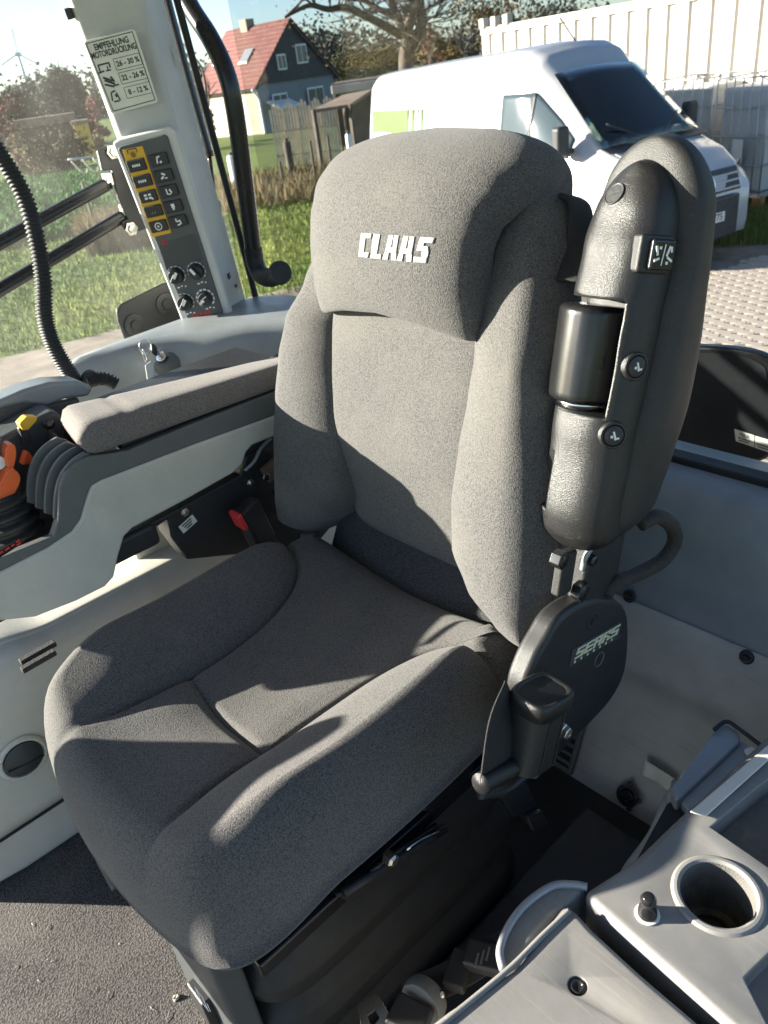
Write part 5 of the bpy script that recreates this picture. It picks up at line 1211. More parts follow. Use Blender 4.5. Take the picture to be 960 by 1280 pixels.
T('olive_tree', 478, 85, 66, 60, 'olive', 'distant brownish tree behind the carport', n=24, per=360, sz=0.110, seed=22, low=.05)
T('olive_tree', 548, 70, 58, 50, 'olive', 'distant tree behind the bare trunk above the van roof', n=26, per=90, sz=.28, seed=23, low=.05)
T('autumn_tree', 590, 40, -10, 60, 'autumn', 'yellow-brown autumn tree standing left of the container', n=15, per=140, sz=0.066, seed=24, low=.2)
T('autumn_tree', 640, 46, -30, 90, 'autumn', 'brown autumn tree rising behind the container corner', n=20, per=140, sz=0.072, seed=25, low=.2)
T('rust_bush', 540, 45, 35, 26, 'rust', 'small rust-red tree beside the bare trunk', n=12, per=140, sz=0.066, seed=26, low=.1)
# far wood on the horizon
rr = random.Random(31); cl = []
for k in range(190):
    px = rr.uniform(-150, 760); d = rr.uniform(190, 240); g = G(px, d); cl.append((g+Vector((0, 0, rr.uniform(1, 5+4*math.sin(px*.012)**2))), rr.uniform(3, 5)))
tag(link('far_wood', leaf_mesh(rr, cl, 220, .5, .6), 'wood_far', smooth=False), 'hazy line of distant woodland along the horizon', 'wood', kind='stuff')
# bare tree with a long limb reaching left
bt_ = G(506, 27); t = thing('bare_tree', bt_, 'large leafless tree with a long limb reaching left above the van', 'tree')
rr = random.Random(8); out = []
def gp(px, py, d): g = G(px, d); return Vector((g.x, g.y, upz(py, px, d)))
lim = [[(506, 110, 27), (508, 70, 27), (512, 45, 27), (500, 15, 27), (494, -30, 27)], [(514, 48, 27), (516, 25, 26.7), (530, 0, 26.5), (540, -40, 26)], [(518, 62, 27), (530, 35, 27), (532, 0, 27.3), (534, -40, 27.5)], [(502, 42, 27), (480, 28, 26.5), (462, 18, 26.2), (440, 8, 26), (420, 10, 25.8), (400, 5, 25.6), (380, 13, 25.4), (368, 20, 25.3)], [(500, 22, 27), (480, 10, 27), (460, -5, 27), (440, -30, 27)], [(514, 35, 27), (522, 15, 27.2), (518, -10, 27.4)]]
lr = [.27, .16, .20, .13, .10, .10]
parts_ = []
for L_, r0 in zip(lim, lr):
    P = catmull([gp(*q) for q in L_], 5); n_ = len(P); parts_.append(tube_mesh(P, [r0*(1-.72*i/(n_-1)) for i in range(n_)], 8, cap=False))
    for k in range(14):
        i = rr.randint(3, n_-1); o_ = []; branches(rr, P[i], Vector((rr.uniform(-1, 1), rr.uniform(-1, 1), rr.uniform(-.3, 1))).normalized(), .035, rr.uniform(.7, 1.5), 2, o_, .6, .8, 3)
        parts_ += [tube_mesh(p, r, 4, cap=False) for p, r in o_]
link('trunk', bmesh_join(parts_[:1]), 'bark', t); link('limbs', bmesh_join(parts_[1:]), 'bark', t)
cl = [(gp(rr.uniform(380, 600), rr.uniform(-35, 40), 27), .8) for _ in range(26)]
link('crown', leaf_mesh(rr, cl, 14, .05, .8), 'autumn', t, smooth=False)
# ---- wind turbine on the horizon
wt = G(45, 420); t = thing('wind_turbine', wt, 'distant pale wind turbine against the sky at the left', 'turbine')
hub = Vector((G(28, 420).x*.35+wt.x*.65, G(28, 420).y*.35+wt.y*.65, upz(64, 30, 420))); hub = Vector((wt.x, wt.y, upz(66, 38, 420)))
tube('tower', [wt, wt.lerp(hub, .5), hub], [.9, .85, .8, .7, .6], 'turbine', t, k=2)
link('nacelle', box_mesh(1.4, 3.2, 1.5), 'turbine', t, matrix=Matrix.Translation(hub), bevel=.5)
vd = gdir(35); sdv = Vector((-vd.y, vd.x, 0))
for k in range(3):
    a = R(95+120*k); d = sdv*math.cos(a)+Vector((0, 0, math.sin(a))); tube('blade', [hub-vd*6, hub-vd*6+d*3, hub-vd*6+d*6, hub-vd*6+d*9], .01, 'turbine', t, k=3, flat=(.25, .1, vd))
# ---- house
def placed(o, d): return o
hb = G(370, 53); vd = gdir(370); qd = Vector((vd.y, -vd.x, 0))
if qd.dot(CR) < 0: qd = -qd
s45 = R(44); rdg = vd*math.cos(s45)-qd*math.sin(s45); gab = vd*math.sin(s45)+qd*math.cos(s45)
house = thing('house', hb, 'red-roofed house with dark slate gable beside the spruce', 'house')
GW, RLn = 3.2, 5.2; ze = 1.22; zr = upz(26, 370, 53)
def hp_(g, r, z): q = hb+gab*g+rdg*r; return Vector((q.x, q.y, z))
link('wall', loft_mesh([[hp_(g, r, z) for g, r in ((-GW, 0), (GW, 0), (GW, RLn), (-GW, RLn))] for z in (ZG, ze)]), 'shade_plaster', house, smooth=False)
link('side_wall', prism_mesh([hp_(-GW-.01, 0, ZG), hp_(-GW-.01, RLn, ZG), hp_(-GW-.01, RLn, ze), hp_(-GW-.01, 0, ze)], -gab*.04), 'plaster', house, smooth=False)
link('gable', prism_mesh([hp_(-GW-.1, -.03, ze-.1), hp_(GW+.1, -.03, ze-.1), hp_(0, -.03, zr-.05)], -rdg*.08), 'slate', house, smooth=False)
rf = link('roof', prism_mesh([hp_(-GW-.35, -.25, ze-.25), hp_(0, -.25, zr+.1), hp_(GW+.35, -.25, ze-.25), hp_(GW+.25, -.25, ze-.38), hp_(0, -.25, zr-.08), hp_(-GW-.25, -.25, ze-.38)], rdg*(RLn+.5)), 'slate', house, smooth=False)
nc = 15
for k in range(nc):
    for sg in (-1, 1):
        a0, a1 = k/nc, (k+1.12)/nc
        p0, p1 = (sg*(GW+.42)*(1-a0), ze-.28+(zr-ze+.42)*a0), (sg*(GW+.42)*(1-min(1, a1)), ze-.28+(zr-ze+.42)*min(1, a1))
        link('tile_course', prism_mesh([hp_(p0[0], -.3, p0[1]+.04), hp_(p0[0], -.3, p0[1]+.10), hp_(p1[0], -.3, p1[1]+.05), hp_(p1[0], -.3, p1[1]+.01)], rdg*(RLn+.6)), 'tile', rf, smooth=False)
ch = link('chimney', loft_mesh([[hp_(g, r, z) for g, r in ((-.35, 3.2), (.3, 3.2), (.3, 3.8), (-.35, 3.8))] for z in (zr-.6, zr+.55)]), 'plaster', rf, smooth=False)
for r0, a0 in ((1.6, .38), (4.2, .42)):
    def rp_(r, a): return hp_(-(GW+.42)*(1-a), r, ze-.28+(zr-ze+.42)*a+.14)
    link('skylight', prism_mesh([rp_(r0, a0), rp_(r0+.75, a0), rp_(r0+.75, a0+.20), rp_(r0, a0+.20)], (0, 0, .06)), 'galv', rf, smooth=False)
def hwin(g0, g1, z0, z1):
    w_ = link('window', prism_mesh([hp_(g0, -.12, z0), hp_(g1, -.12, z0), hp_(g1, -.12, z1), hp_(g0, -.12, z1)], -rdg*.05), 'white', house, smooth=False)
    d = .09; m_ = (g0+g1)/2
    for a, b in ((g0+d, m_-d/2), (m_+d/2, g1-d)): link('pane', prism_mesh([hp_(a, -.18, z0+d), hp_(b, -.18, z0+d), hp_(b, -.18, z1-d), hp_(a, -.18, z1-d)], -rdg*.02), 'pane_far', w_, smooth=False)
hwin(.15, 1.05, 1.9, 2.9); hwin(-1.45, -.75, 1.7, 2.5); hwin(-2.3, -1.1, -.55, .55); hwin(.6, 2.0, -.5, .6)
link('awning', prism_mesh([hp_(-2.8, -.1, .25), hp_(-1.0, -.1, .25), hp_(-1.0, -1.1, -.15), hp_(-2.8, -1.1, -.15)], (0, 0, -.08)), 'white', house, smooth=False)
tube('drainpipe', [hp_(-GW-.5, -.1, ze-.3), hp_(-GW-.15, -.1, ze-.7), hp_(-GW-.1, -.1, 0), hp_(-GW-.1, -.1, ZG)], .07, 'white', house, seg=6)
# ---- carport, lean-to shed, picket stack, yellow shed
def fbox(px0, px1, dist, z0, z1, depth):
    a, b = G(px0, dist), G(px1, dist); d = gdir((px0+px1)/2)*depth
    return [a, b, b+d, a+d], z0, z1
def fb(name, px0, px1, dist, z0, z1, depth, mt, par=None, bevel=.03):
    pl, z0, z1 = fbox(px0, px1, dist, z0, z1, depth)
    return link(name, prism_mesh([Vector((p.x, p.y, z0)) for p in pl], (0, 0, z1-z0)), mt, par, bevel=bevel, smooth=False)
t = thing('carport', G(440, 30), 'flat-roofed carport with cream edge left of the van', 'carport')
zt_ = upz(103, 440, 30); fb('roof', 412, 500, 30, zt_-.05, zt_+.03, 5, 'shedwall', t); fb('fascia', 411, 501, 29.9, zt_-.28, zt_-.02, .12, 'cont', t)
for px in (414, 455): fb('post', px, px+3, 30.1, ZG, zt_-.05, .1, 'shedwall', t)
fb('back_wall', 412, 500, 34.6, ZG, zt_-.1, .1, 'shedwall', t)
t = thing('lean_to', G(420, 27), 'brown-roofed lean-to with clutter beneath, beside the picket stack', 'shed')
r0, r1, r2, r3 = gp(385, 138, 26.5), gp(432, 131, 26.5), gp(462, 112, 29), gp(425, 119, 29)
link('roof', prism_mesh([r0, r1, r2, r3], (0, 0, -.09)), 'shedroof', t, smooth=False)
for q in (r0, r1, r2, r3): link('post', box_mesh(.12, .12, q.z-ZG), 'shedwall', t, matrix=Matrix.Translation((q.x, q.y, (q.z+ZG)/2)), smooth=False)
link('back_wall', prism_mesh([Vector((r3.x, r3.y, ZG)), Vector((r2.x, r2.y, ZG)), r2-Vector((0, 0, .1)), r3-Vector((0, 0, .1))], gdir(440)*.08), 'shedwall', t, smooth=False)
for i, px in enumerate((330, 347, 364, 381, 396)):
    d = 29.5-.25*i; b = G(px+8, d); zt = upz(128-2*i, px+8, d)
    t = thing('picket_panel', b, ['leftmost pale picket panel leaning in front of the house', 'second pale picket panel from the spruce', 'middle pale picket panel of the five below the house', 'fourth pale picket panel from the spruce', 'rightmost pale picket panel, beside the lean-to'][i], 'fence panel', 'pale picket panels')
    q = Vector((-gdir(px).y, gdir(px).x, 0))
    for k in range(5):
        x = (k-2)*.098; hh = (zt-ZG)*(1-.035*abs(k-2)**1.5); p = b+q*x
        link('slat', prism_mesh([p+q*-.038, p+q*.038, p+q*.038+Vector((0, 0, hh-.05)), p+Vector((0, 0, hh)), p-q*.038+Vector((0, 0, hh-.05))], gdir(px)*.02), 'fence', t, smooth=False)
    for zz in (.35, 1.1): link('rail', prism_mesh([b-q*.24+Vector((0, 0, zz)), b+q*.24+Vector((0, 0, zz)), b+q*.24+Vector((0, 0, zz+.07)), b-q*.24+Vector((0, 0, zz+.07))], gdir(px)*.05), 'fence', t, smooth=False)
t = thing('yellow_shed', G(92, 52), 'small yellow wooden shed among the bushes left of the pillar', 'shed')
fb('wall', 85, 104, 52, ZG, upz(156, 94, 52), 2, 'yellow', t); fb('roof', 83, 106, 51.8, upz(156, 94, 52), upz(151, 94, 52), 2.6, 'shedroof', t)
t = thing('low_barn', G(45, 60), 'long low barn roof behind the shrubs at the left', 'barn')
fb('wall', 8, 88, 62, ZG, upz(158, 45, 62), 5, 'shedwall', t); fb('roof', 5, 92, 61.6, upz(158, 45, 62), upz(147, 45, 62), 6, 'shedroof', t)
for i, (px, w_, py, mt, lb) in enumerate(((272, 12, 196, 'ibc', 'white water tank left of the bent rail'), (286, 10, 190, 'galv', 'grey metal bin behind the bent rail'), (345, 9, 178, 'shedwall', 'dark barrel standing below the picket panels'), (425, 8, 168, 'galv', 'grey drum under the lean-to roof'), (436, 12, 186, 'fence', 'pale crate on the grass beside the lean-to'), (447, 9, 178, 'ibc', 'white canister next to the pale crate'))):
    d = 25+.3*i; c = G(px, d); zt = upz(py, px, d)
    t = thing('yard_bin', c, lb, 'bin', 'clutter by the sheds')
    r = w_/2*d/1000
    lathe('body', [(0, 0), (r*.9, 0), (r, .08), (r, zt-ZG-.1), (r*.85, zt-ZG-.02), (0, zt-ZG)], Matrix.Translation(c), mt, t, seg=14)
    lathe('lid', [(0, 0), (r*.55, 0), (r*.55, .07), (0, .08)], Matrix.Translation((c.x, c.y, zt)), 'shedwall', t, seg=12)
# wire fence posts and hay-rake tines
for i, (px, top, bot, lb) in enumerate(((52, 236, 0, 'thin dark fence stake in the field behind the guard tubes'), (375, 178, 0, 'fence stake below the lean-to'), (332, 205, 0, 'fence stake beside the bent rail'), (398, 170, 0, 'fence stake nearest the seat headrest'))):
    d = 19.5 if i == 0 else 23; c = G(px+(24 if i == 0 else 0), d)
    tag(link('fence_stake', tube_mesh([c, Vector((c.x, c.y, upz(top, px, d)))], .035, 6), 'shedwall'), lb, 'stake', 'fence stakes')
hr = thing('hay_rake', G(98, 36), 'row of pale curved rake tines at the edge of the field', 'rake')
for k in range(4):
    px = 70+14*k; d = 36
    tube('tine', [gp(px, 204-2*k, d), gp(px+6, 214-2*k, d), gp(px+11, 220-2*k, d), gp(px+16, 219-2*k, d), gp(px+17, 214-2*k, d)], .03, 'fence', hr, seg=6, k=4)
tube('beam', [gp(66, 203, 36.4), gp(95, 199, 36.4), gp(128, 195, 36.4)], .04, 'galv', hr, seg=6, k=2)
# ---- delivery van
VX, VY, VH = -6.9, 9.74, R(-12.3); vz = ZG
VM = Matrix.Translation((VX, VY, vz)) @ Matrix.Rotation(VH, 4, 'Z')
van = thing('delivery_van', VM.translation, 'white high-roof delivery van with green side stripe', 'van')
vt_ = [  # x, half width low, half width top, roof z, belt z
    (-3.38, .96, .80, 2.36, 1.5), (-3.34, .985, .84, 2.47, 1.5), (-3.2, .995, .86, 2.53, 1.5), (-1.5, 1.0, .87, 2.58, 1.5), (0.4, 1.0, .86, 2.62, 1.5), (.66, 1.0, .83, 2.60, 1.5), (.90, 1.0, .80, 2.51, 1.48), (1.06, 1.0, .785, 2.36, 1.46), (1.42, 1.0, .80, 2.04, 1.42), (1.80, .995, .83, 1.71, 1.36), (2.10, .985, .86, 1.46, 1.25), (2.30, .975, .86, 1.37, 1.15), (2.60, .955, .82, 1.27, 1.05), (2.84, .92, .74, 1.13, .95), (2.96, .86, .66, .98, .85), (3.02, .80, .58, .84, .78)]
def vsec(x):
    for a, b in zip(vt_, vt_[1:]):
        if x <= b[0]: k = (x-a[0])/(b[0]-a[0]); return [p+(q-p)*k for p, q in zip(a[1:], b[1:])]
    return vt_[-1][1:]
def vrow(x, inf=0.):
    wl, wt2, zr_, zb = vsec(x); z0 = .30; half = []
    rc_ = min(.22, (zr_-zb)*.35)
    half += [(wl*.96, z0), (wl, z0+.12), (wl, z0+.5*(zb-z0)), (wl, zb)]
    for k in range(1, 6): half.append((wl+(wt2-wl)*(k/5)**1.25, zb+(zr_-rc_-zb)*k/5))
    for k in range(1, 7): a = math.pi/2*k/6; half.append((wt2-rc_*1.25*(1-math.cos(a)), zr_-rc_+rc_*math.sin(a)))
    half.append((wt2*.35, zr_+.022)); 
    pts = [(w_, z) for w_, z in half]+[(0, zr_+.03)]+[(-w_, z) for w_, z in reversed(half)]
    return [VM @ Vector((x, y, z)) for y, z in pts]
xs = []
for a, b in zip(vt_, vt_[1:]):
    for k in range(4): xs.append(a[0]+(b[0]-a[0])*k/4)
xs.append(vt_[-1][0])
vb = link('body', loft_mesh([vrow(x) for x in xs]), 'van_white', van)
bm = bmesh.new(); bm.from_mesh(vb.data); vi = VM.inverted(); kill = []
for f_ in bm.faces:
    q = vi @ f_.calc_center_median()
    if 1.20 < q.x < 2.05 and abs(q.y) < .64 and len(f_.verts) == 4 and q.z > vsec(q.x)[2]-.14: kill.append(f_)
bmesh.ops.delete(bm, geom=kill, context='FACES'); bm.to_mesh(vb.data); bm.free(); vb.data.polygons.foreach_set('use_smooth', [True]*len(vb.data.polygons))
def vbox(nm, lo, hi, mt, par, bevel=.03): return link(nm, box_mesh(hi[0]-lo[0], hi[1]-lo[1], hi[2]-lo[2]), mt, par, matrix=VM @ Matrix.Translation(((lo[0]+hi[0])/2, (lo[1]+hi[1])/2, (lo[2]+hi[2])/2)), bevel=bevel)
vbox('dashboard', (1.55, -.82, 1.05), (2.10, .82, 1.36), 'van_plastic', van, .06)
vbox('bulkhead', (.20, -.84, .5), (.24, .84, 2.2), 'grey_print', van)
for y_ in (-.62, .12):
    st_ = vbox('cab_seat', (.35, y_, .8), (.55, y_+.5, 1.75), 'shedwall_v', van, .06); vbox('head_support', (.38, y_+.12, 1.78), (.48, y_+.38, 2.0), 'shedwall_v', st_, .04)
tube('steering_wheel', [VM @ Vector((1.42+.08*math.sin(a_), .38+.2*math.cos(a_), 1.38+.18*math.sin(a_))) for a_ in [2*math.pi*i/20 for i in range(21)]], .018, 'van_plastic', van, seg=8, k=0)
def vpatch(name, c4, bul, mt, par, nx=10, nz=8, off=.0, sol=.006):
    """curved pane between four corners, bulged outwards along bul"""
    a, b, c, d = [Vector(q) for q in c4]
    def g(u, v): p = (a*(1-u)+b*u)*(1-v)+(d*(1-u)+c*u)*v; return VM @ (p+Vector(bul)*(math.sin(math.pi*u)*.8+.2))
    return link(name, grid_mesh(g, nx, nz), mt, par, solid=sol)
vpatch('windscreen', [(2.13, -.84, 1.455), (2.13, .84, 1.455), (1.13, .715, 2.29), (1.13, -.715, 2.29)], (.05, 0, .045), 'van_screen', van)
for s in (-1, 1):
    def sidew(pts, nm, mt, lift, par):
        P = []
        for x, z in pts:
            wl, wt2, zr_, zb = vsec(x); rc_ = min(.22, (zr_-zb)*.35); k = max(0, (z-zb)/(zr_-rc_-zb)); P.append(VM @ Vector((x, s*(wl+(wt2-wl)*min(1, k)**1.25+lift), z)))
        return link(nm, prism_mesh(P, VM.to_3x3() @ Vector((0, s*.006, 0))), mt, par, smooth=False)
    def swin(u, v):
        x = .36+1.34*u; wl, wt2, zr_, zb = vsec(x); rc_ = min(.22, (zr_-zb)*.35); zh = min(2.12, zr_-rc_-.01, 2.12-.40*max(0, x-.95)/.55); zl = 1.40-.06*max(0, x-1.2); z = zl+(zh-zl)*v
        k = max(0, min(1, (z-zb)/(zr_-rc_-zb))); return VM @ Vector((x, s*(wl+(wt2-wl)*k**1.25+.016), z))
    w1 = link('door_window', grid_mesh(swin, 24, 12), 'van_side_glass', van, solid=.004)
    link('window_bar', grid_mesh(lambda u, v: swin((.56+.05*u)/1.34, v)+VM.to_3x3() @ Vector((0, s*.005, 0)), 2, 12), 'van_plastic', w1, solid=.004)
    for (x0, z0, x1, z1) in ((.28, .5, .28, 2.25), (1.92, .75, 1.92, 1.30), (-1.1, .5, -1.1, 2.42), (-2.95, 1.30, .28, 1.32), (-1.1, 2.15, .28, 2.17), (-3.1, 2.10, -1.15, 2.13)):
        w_ = .012
        if abs(x1-x0) < .01: sidew([(x0-w_, z0), (x0-w_, (z0+z1)/2), (x0-w_, z1), (x0+w_, z1), (x0+w_, (z0+z1)/2), (x0+w_, z0)], 'panel_gap', 'grey_print', .006, van)
        else:
            n_ = 8; sidew([(x0+(x1-x0)*k/n_, z0-w_) for k in range(n_+1)]+[(x1-(x1-x0)*k/n_, z1+w_*.2) for k in range(n_+1)], 'panel_gap', 'grey_print', .006, van)
    sidew([(-3.22, 1.30), (-3.22, 2.0), (-2.05, 2.0), (-2.05, 1.30)], 'livery_block', 'green_print', .016, van)
    for k, x in enumerate((-1.97, -1.82, -1.68, -1.55)): sidew([(x, 1.30), (x, 2.0), (x+.09-.015*k, 2.0), (x+.09-.015*k, 1.30)], 'livery_stripe', 'grey_print' if k % 2 else 'green_print', .016, van)
    for x in (-2.1, 2.0):
        wm = VM @ Matrix.Translation((x, s*.86, .36)) @ Matrix.Rotation(R(90)*s, 4, 'X')
        wh = lathe('wheel', [(0, -.11), (.33, -.11), (.36, -.08), (.36, .06), (.33, .10), (.22, .10), (.21, .06), (0, .06)], wm.copy(), 'rubber', van, seg=32)
        lathe('rim', [(0, .06), (.21, .062), (.205, .09), (.12, .075), (0, .085)], wm, 'galv', wh, seg=24)
    mv = link('mirror', box_mesh(.16, .20, .36), 'van_plastic', van, matrix=VM @ Matrix.Translation((1.72, s*1.14, 1.58)), bevel=.05, seg=3)
    link('mirror_arm', box_mesh(.05, .14, .06), 'van_plastic', mv, matrix=VM @ Matrix.Translation((1.74, s*1.02, 1.46)), bevel=.01)
    hl_ = link('headlight', prism_mesh([VM @ Vector(q) for q in ((2.86, s*.60, 1.05), (2.72, s*.90, 1.10), (2.62, s*.95, 1.05), (2.78, s*.92, .82), (2.97, s*.62, .82))], VM.to_3x3() @ Vector((.035, s*.015, .02))), 'pane_far', van, bevel=.01, smooth=False)
gr = link('grille', prism_mesh([VM @ Vector(q) for q in ((2.975, -.62, .80), (2.975, .62, .80), (2.86, .64, 1.06), (2.86, -.64, 1.06))], VM.to_3x3() @ Vector((.06, 0, .02))), 'van_plastic', van, bevel=.01, smooth=False)
for k in range(3): link('grille_bar', box_mesh(.02, 1.18, .022), 'grey_print', gr, matrix=VM @ Matrix.Translation((3.045-.034*k, 0, .86+.075*k)), bevel=.005)
ef = VM @ Matrix.Translation((3.03, 0, .96)) @ Matrix.Rotation(R(90-20), 4, 'Y')
em = lathe('emblem', [(.088, 0), (.11, 0), (.11, .018), (.088, .022)], ef, 'chrome', van, seg=32, open_=True)
lathe('emblem_back', [(0, 0), (.09, 0), (.09, .006), (0, .006)], ef, 'van_plastic', em, seg=32)
for x, y, a in ((-.045, .028, R(20)), (-.045, -.028, R(-20)), (.025, .052, R(18)), (.025, .020, R(-24)), (.025, -.020, R(24)), (.025, -.052, R(-18))):
    link('emblem_bar', box_mesh(.075, .016, .012), 'chrome', em, matrix=ef @ Matrix.Translation((x, y, .012)) @ Matrix.Rotation(a, 4, 'Z'), smooth=False)
link('bumper', loft_mesh([[VM @ Vector((x, y, z)) for x, y in ((2.5, -1.0), (2.75, -.98), (2.98, -.80), (3.07, -.4), (3.10, 0), (3.07, .4), (2.98, .80), (2.75, .98), (2.5, 1.0))] for z in (.28, .34, .55, .72, .78)]), 'van_plastic', van, bevel=.03, smooth=False)
pf = VM @ Matrix.Translation((3.108, 0, .56)) @ Matrix.Rotation(R(90), 4, 'Z') @ Matrix.Rotation(R(90), 4, 'X')
npl = link('number_plate', box_mesh(.52, .115, .012), 'white', van, matrix=pf, bevel=.004)
text('plate_print', 'LDL·775', .115, pf @ Matrix.Translation((.02, 0, .0075)), 'ink', npl, bold=.002)
for s in (-1, 1):
    link('door_handle', box_mesh(.16, .03, .035), 'van_plastic', van, matrix=VM @ Matrix.Translation((.42, s*1.012, 1.18)), bevel=.008)
    link('side_moulding', box_mesh(2.6, .02, .14), 'van_plastic', van, matrix=VM @ Matrix.Translation((-.4, s*1.004, .72)), bevel=.008)
    tube('wiper', [VM @ Vector((2.17, s*.10, 1.49)), VM @ Vector((2.06, s*.38, 1.60)), VM @ Vector((1.97, s*.62, 1.71))], .012, 'van_plastic', van, seg=6, k=3)
link('cowl', prism_mesh([VM @ Vector(q) for q in ((2.12, -.86, 1.455), (2.12, .86, 1.455), (2.27, .86, 1.405), (2.27, -.86, 1.405))], (0, 0, .012)), 'van_plastic', van, smooth=False)
link('bonnet_gap', prism_mesh([VM @ Vector(q) for q in ((2.30, -.80, 1.395), (2.32, -.80, 1.39), (2.83, -.66, 1.158), (2.81, -.66, 1.165))], (0, 0, .010)), 'grey_print', van, smooth=False)
tube('aerial', [VM @ Vector((.75, 0, 2.63)), VM @ Vector((.62, 0, 2.75)), VM @ Vector((.45, 0, 2.92))], .012, 'van_plastic', van, seg=6, k=3)
# ---- container behind the van
ca, cb = G(603, 20.5), G(1120, 14.2); cdr = (cb-ca); cdr.z = 0; CLn = cdr.length; cdr.normalize(); cnr = Vector((cdr.y, -cdr.x, 0))
if cnr.dot(CP-ca) < 0: cnr = -cnr
ct = thing('shipping_container', ca.lerp(cb, .5), 'long white corrugated container behind the van', 'container')
z0c, z1c = ZG+.18, upz(36, 606, 20.5)
row0 = []; x = 0.; per = .46
while x < CLn:
    for dx, dn in ((0, 0), (.26, 0), (.30, -.045), (.40, -.045), (.44, 0)): row0.append((min(CLn, x+dx), dn))
    x += per
link('corrugated_wall', loft_mesh([[ca+cdr*x+cnr*dn+Vector((0, 0, z-ZG)) for x, dn in row0] for z in (z0c, z1c-.1)], close=False), 'cont', ct, smooth=False)
for z_, h_ in ((z1c-.12, .14), (z0c-.02, .16)): link('side_rail', prism_mesh([ca+Vector((0, 0, z_-ZG))+cnr*.03, cb+Vector((0, 0, z_-ZG))+cnr*.03, cb+Vector((0, 0, z_-ZG))-cnr*.12, ca+Vector((0, 0, z_-ZG))-cnr*.12], (0, 0, h_)), 'cont', ct, smooth=False)
link('box_body', prism_mesh([ca+cnr*-.05+Vector((0, 0, .2)), cb+cnr*-.05+Vector((0, 0, .2)), cb-cnr*2.4+Vector((0, 0, .2)), ca-cnr*2.4+Vector((0, 0, .2))], (0, 0, z1c-z0c-.06)), 'cont', ct, smooth=False)
for k in range(3): link('corner_block', box_mesh(.18, .16, .20), 'cont', ct, matrix=frame(ca+cdr*(.1+.42*k)+Vector((0, 0, z1c-ZG+.10)), cdr, cnr) @ Matrix.Rotation(R(90), 4, 'X') @ Matrix.Rotation(R(90), 4, 'X'), bevel=.02)
link('base_board', prism_mesh([ca+cdr*(CLn*.52)+cnr*.25+Vector((0, 0, .25)), cb+cnr*.25+Vector((0, 0, .25)), cb+cnr*.31+Vector((0, 0, .25)), ca+cdr*(CLn*.52)+cnr*.31+Vector((0, 0, .25))], (0, 0, .20)), 'rustwood', ct, smooth=False)
# ---- liquid tanks in wire cages
def ibc(px0, px1, d0, d1, py, label):
    a, b = G(px0, d0), G(px1, d1); dr = b-a; L_ = dr.length; dr.normalize(); n_ = Vector((dr.y, -dr.x, 0))
    if n_.dot(CP-a) < 0: n_ = -n_
    t = thing('caged_tank', a.lerp(b, .5), label, 'tank', 'caged liquid tanks'); zt = upz(py, (px0+px1)/2, (d0+d1)/2); zb = ZG+.30; D = 1.0
    def q(x, y, z): p = a+dr*x-n_*y; return Vector((p.x, p.y, z))
    e = .05
    link('tank', prism_mesh([q(e, e, zb), q(L_-e, e, zb), q(L_-e, D-e, zb), q(e, D-e, zb)], (0, 0, zt-zb-.12)), 'ibc', t, bevel=.06, seg=3)
    for x in range(7):
        for y in (0, D): tube('cage_bar', [q(L_*x/6, y, zb), q(L_*x/6, y, (zt+zb)/2), q(L_*x/6, y, zt)], .011, 'galv', t, seg=6, k=0)
    for k in range(5):
        z = zb+(zt-zb)*k/4; tube('cage_ring', [q(0, 0, z), q(L_, 0, z), q(L_, D, z), q(0, D, z), q(0, 0, z)], .012, 'galv', t, seg=6, k=0)
    link('sign_plate', prism_mesh([q(L_*.42, -.02, zb+.35), q(L_*.62, -.02, zb+.35), q(L_*.62, -.02, zb+.75), q(L_*.42, -.02, zb+.75)], n_*.01), 'white', t, smooth=False)
    for x in (0, .5, 1):
        link('pallet_block', box_mesh(.14, .14, .24), 'rustwood', t, matrix=Matrix.Translation(q(.07+(L_-.14)*x, .10, ZG+.14)), smooth=False)
    link('pallet_deck', prism_mesh([q(0, 0, zb-.06), q(L_, 0, zb-.06), q(L_, D, zb-.06), q(0, D, zb-.06)], (0, 0, .05)), 'galv', t, smooth=False)
ibc(822, 899, 15.2, 14.6, 99, 'caged liquid tank directly above the van bonnet')
ibc(905, 975, 14.2, 13.6, 96, 'caged liquid tank at the right picture edge')
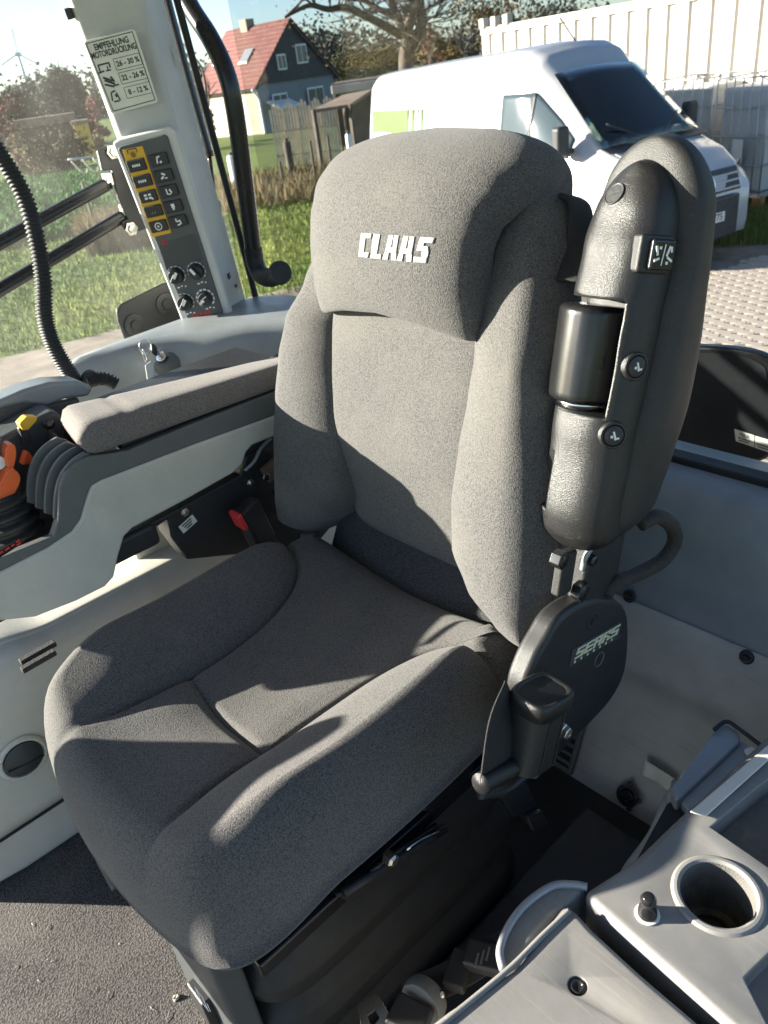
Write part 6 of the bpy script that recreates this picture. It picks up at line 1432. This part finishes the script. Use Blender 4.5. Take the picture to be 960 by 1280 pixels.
# ---- rear of the tractor outside the window: black panel with two stickers, bracket
t = thing('dark_screen', at(905, 505, Y=1.25), 'black rounded screen with white stickers outside the rear window', 'screen')
YP = 1.25
pp = smooth_closed([at(x, y, Y=YP) for x, y in [(800, 432), (872, 433), (925, 437), (958, 448), (968, 470), (972, 520), (968, 560), (950, 577), (915, 577), (870, 568), (800, 555)]], 4)
pn = link('panel', prism_mesh(pp, (0, .03, 0)), 'black_gloss', t, bevel=.008, seg=3)
pe = smooth_closed([at(x, y, Y=YP-.002) for x, y in [(806, 440), (872, 441), (922, 445), (951, 455), (959, 472), (962, 520), (958, 554), (945, 568), (915, 569), (870, 560), (806, 547)]], 4)
link('smeared_face', prism_mesh(pe, (0, .002, 0)), mat('smeared_black', (.010, .011, .013), .7, spec=.2, var=.3, vscale=9., wear=.35, wcol=(.075, .08, .085), wscale=18., bump=.3, bscale=60.), pn, bevel=.0008)
for c4, tx in (([(918, 536), (943, 544), (943, 559), (920, 551)], 'MAX'), ([(944, 544.5), (966, 551), (966, 567), (944, 559.5)], 'TYPE')):
    s_ = link('sticker', prism_mesh([at(x, y, Y=YP-.004) for x, y in c4], (0, -.001, 0)), 'sticker', pn, smooth=False)
    c = at(sum(x for x, y in c4)/4, sum(y for x, y in c4)/4-2.5, Y=YP-.006); exx = (at(*c4[1], Y=YP-.004)-at(*c4[0], Y=YP-.004))
    text('print', 'MAX.' if tx == 'MAX' else '------', .011, frame(c, exx, Vector((0, -1, 0)).cross(exx)), 'ink', s_)
    for k in range(2): link('print_mark', box_mesh(.030-.006*k, .0022, .0004), 'ink', s_, matrix=frame(c, exx, Vector((0, -1, 0)).cross(exx)) @ Matrix.Translation((0, -.009-.006*k, 0)), smooth=False)
tube('bracket', [at(880, 560, Y=1.30), at(930, 600, Y=1.28), at(1000, 640, Y=1.25)], .02, 'tube', t, k=3)
link('stay', prism_mesh([at(x, y, Y=1.15) for x, y in [(925, 578), (970, 590), (970, 602), (938, 590)]], (0, .03, 0)), 'trim', t, bevel=.004)
fd = thing('rear_fender', (0, .95, .4), 'grey bodywork ledge outside the rear window sill', 'bodywork')
link('ledge', prism_mesh([(-1.0, .80, .50), (.2, .80, .50), (.2, .90, .50), (-1.0, .90, .50)], (0, 0, .05)), 'trim', fd, bevel=.01)
for px, py in ((845, 588), (930, 613)): link('rubber_stop', box_mesh(.045, .02, .016), 'rubber', fd, matrix=Matrix.Translation(at(px, py, Y=.80)), bevel=.005)
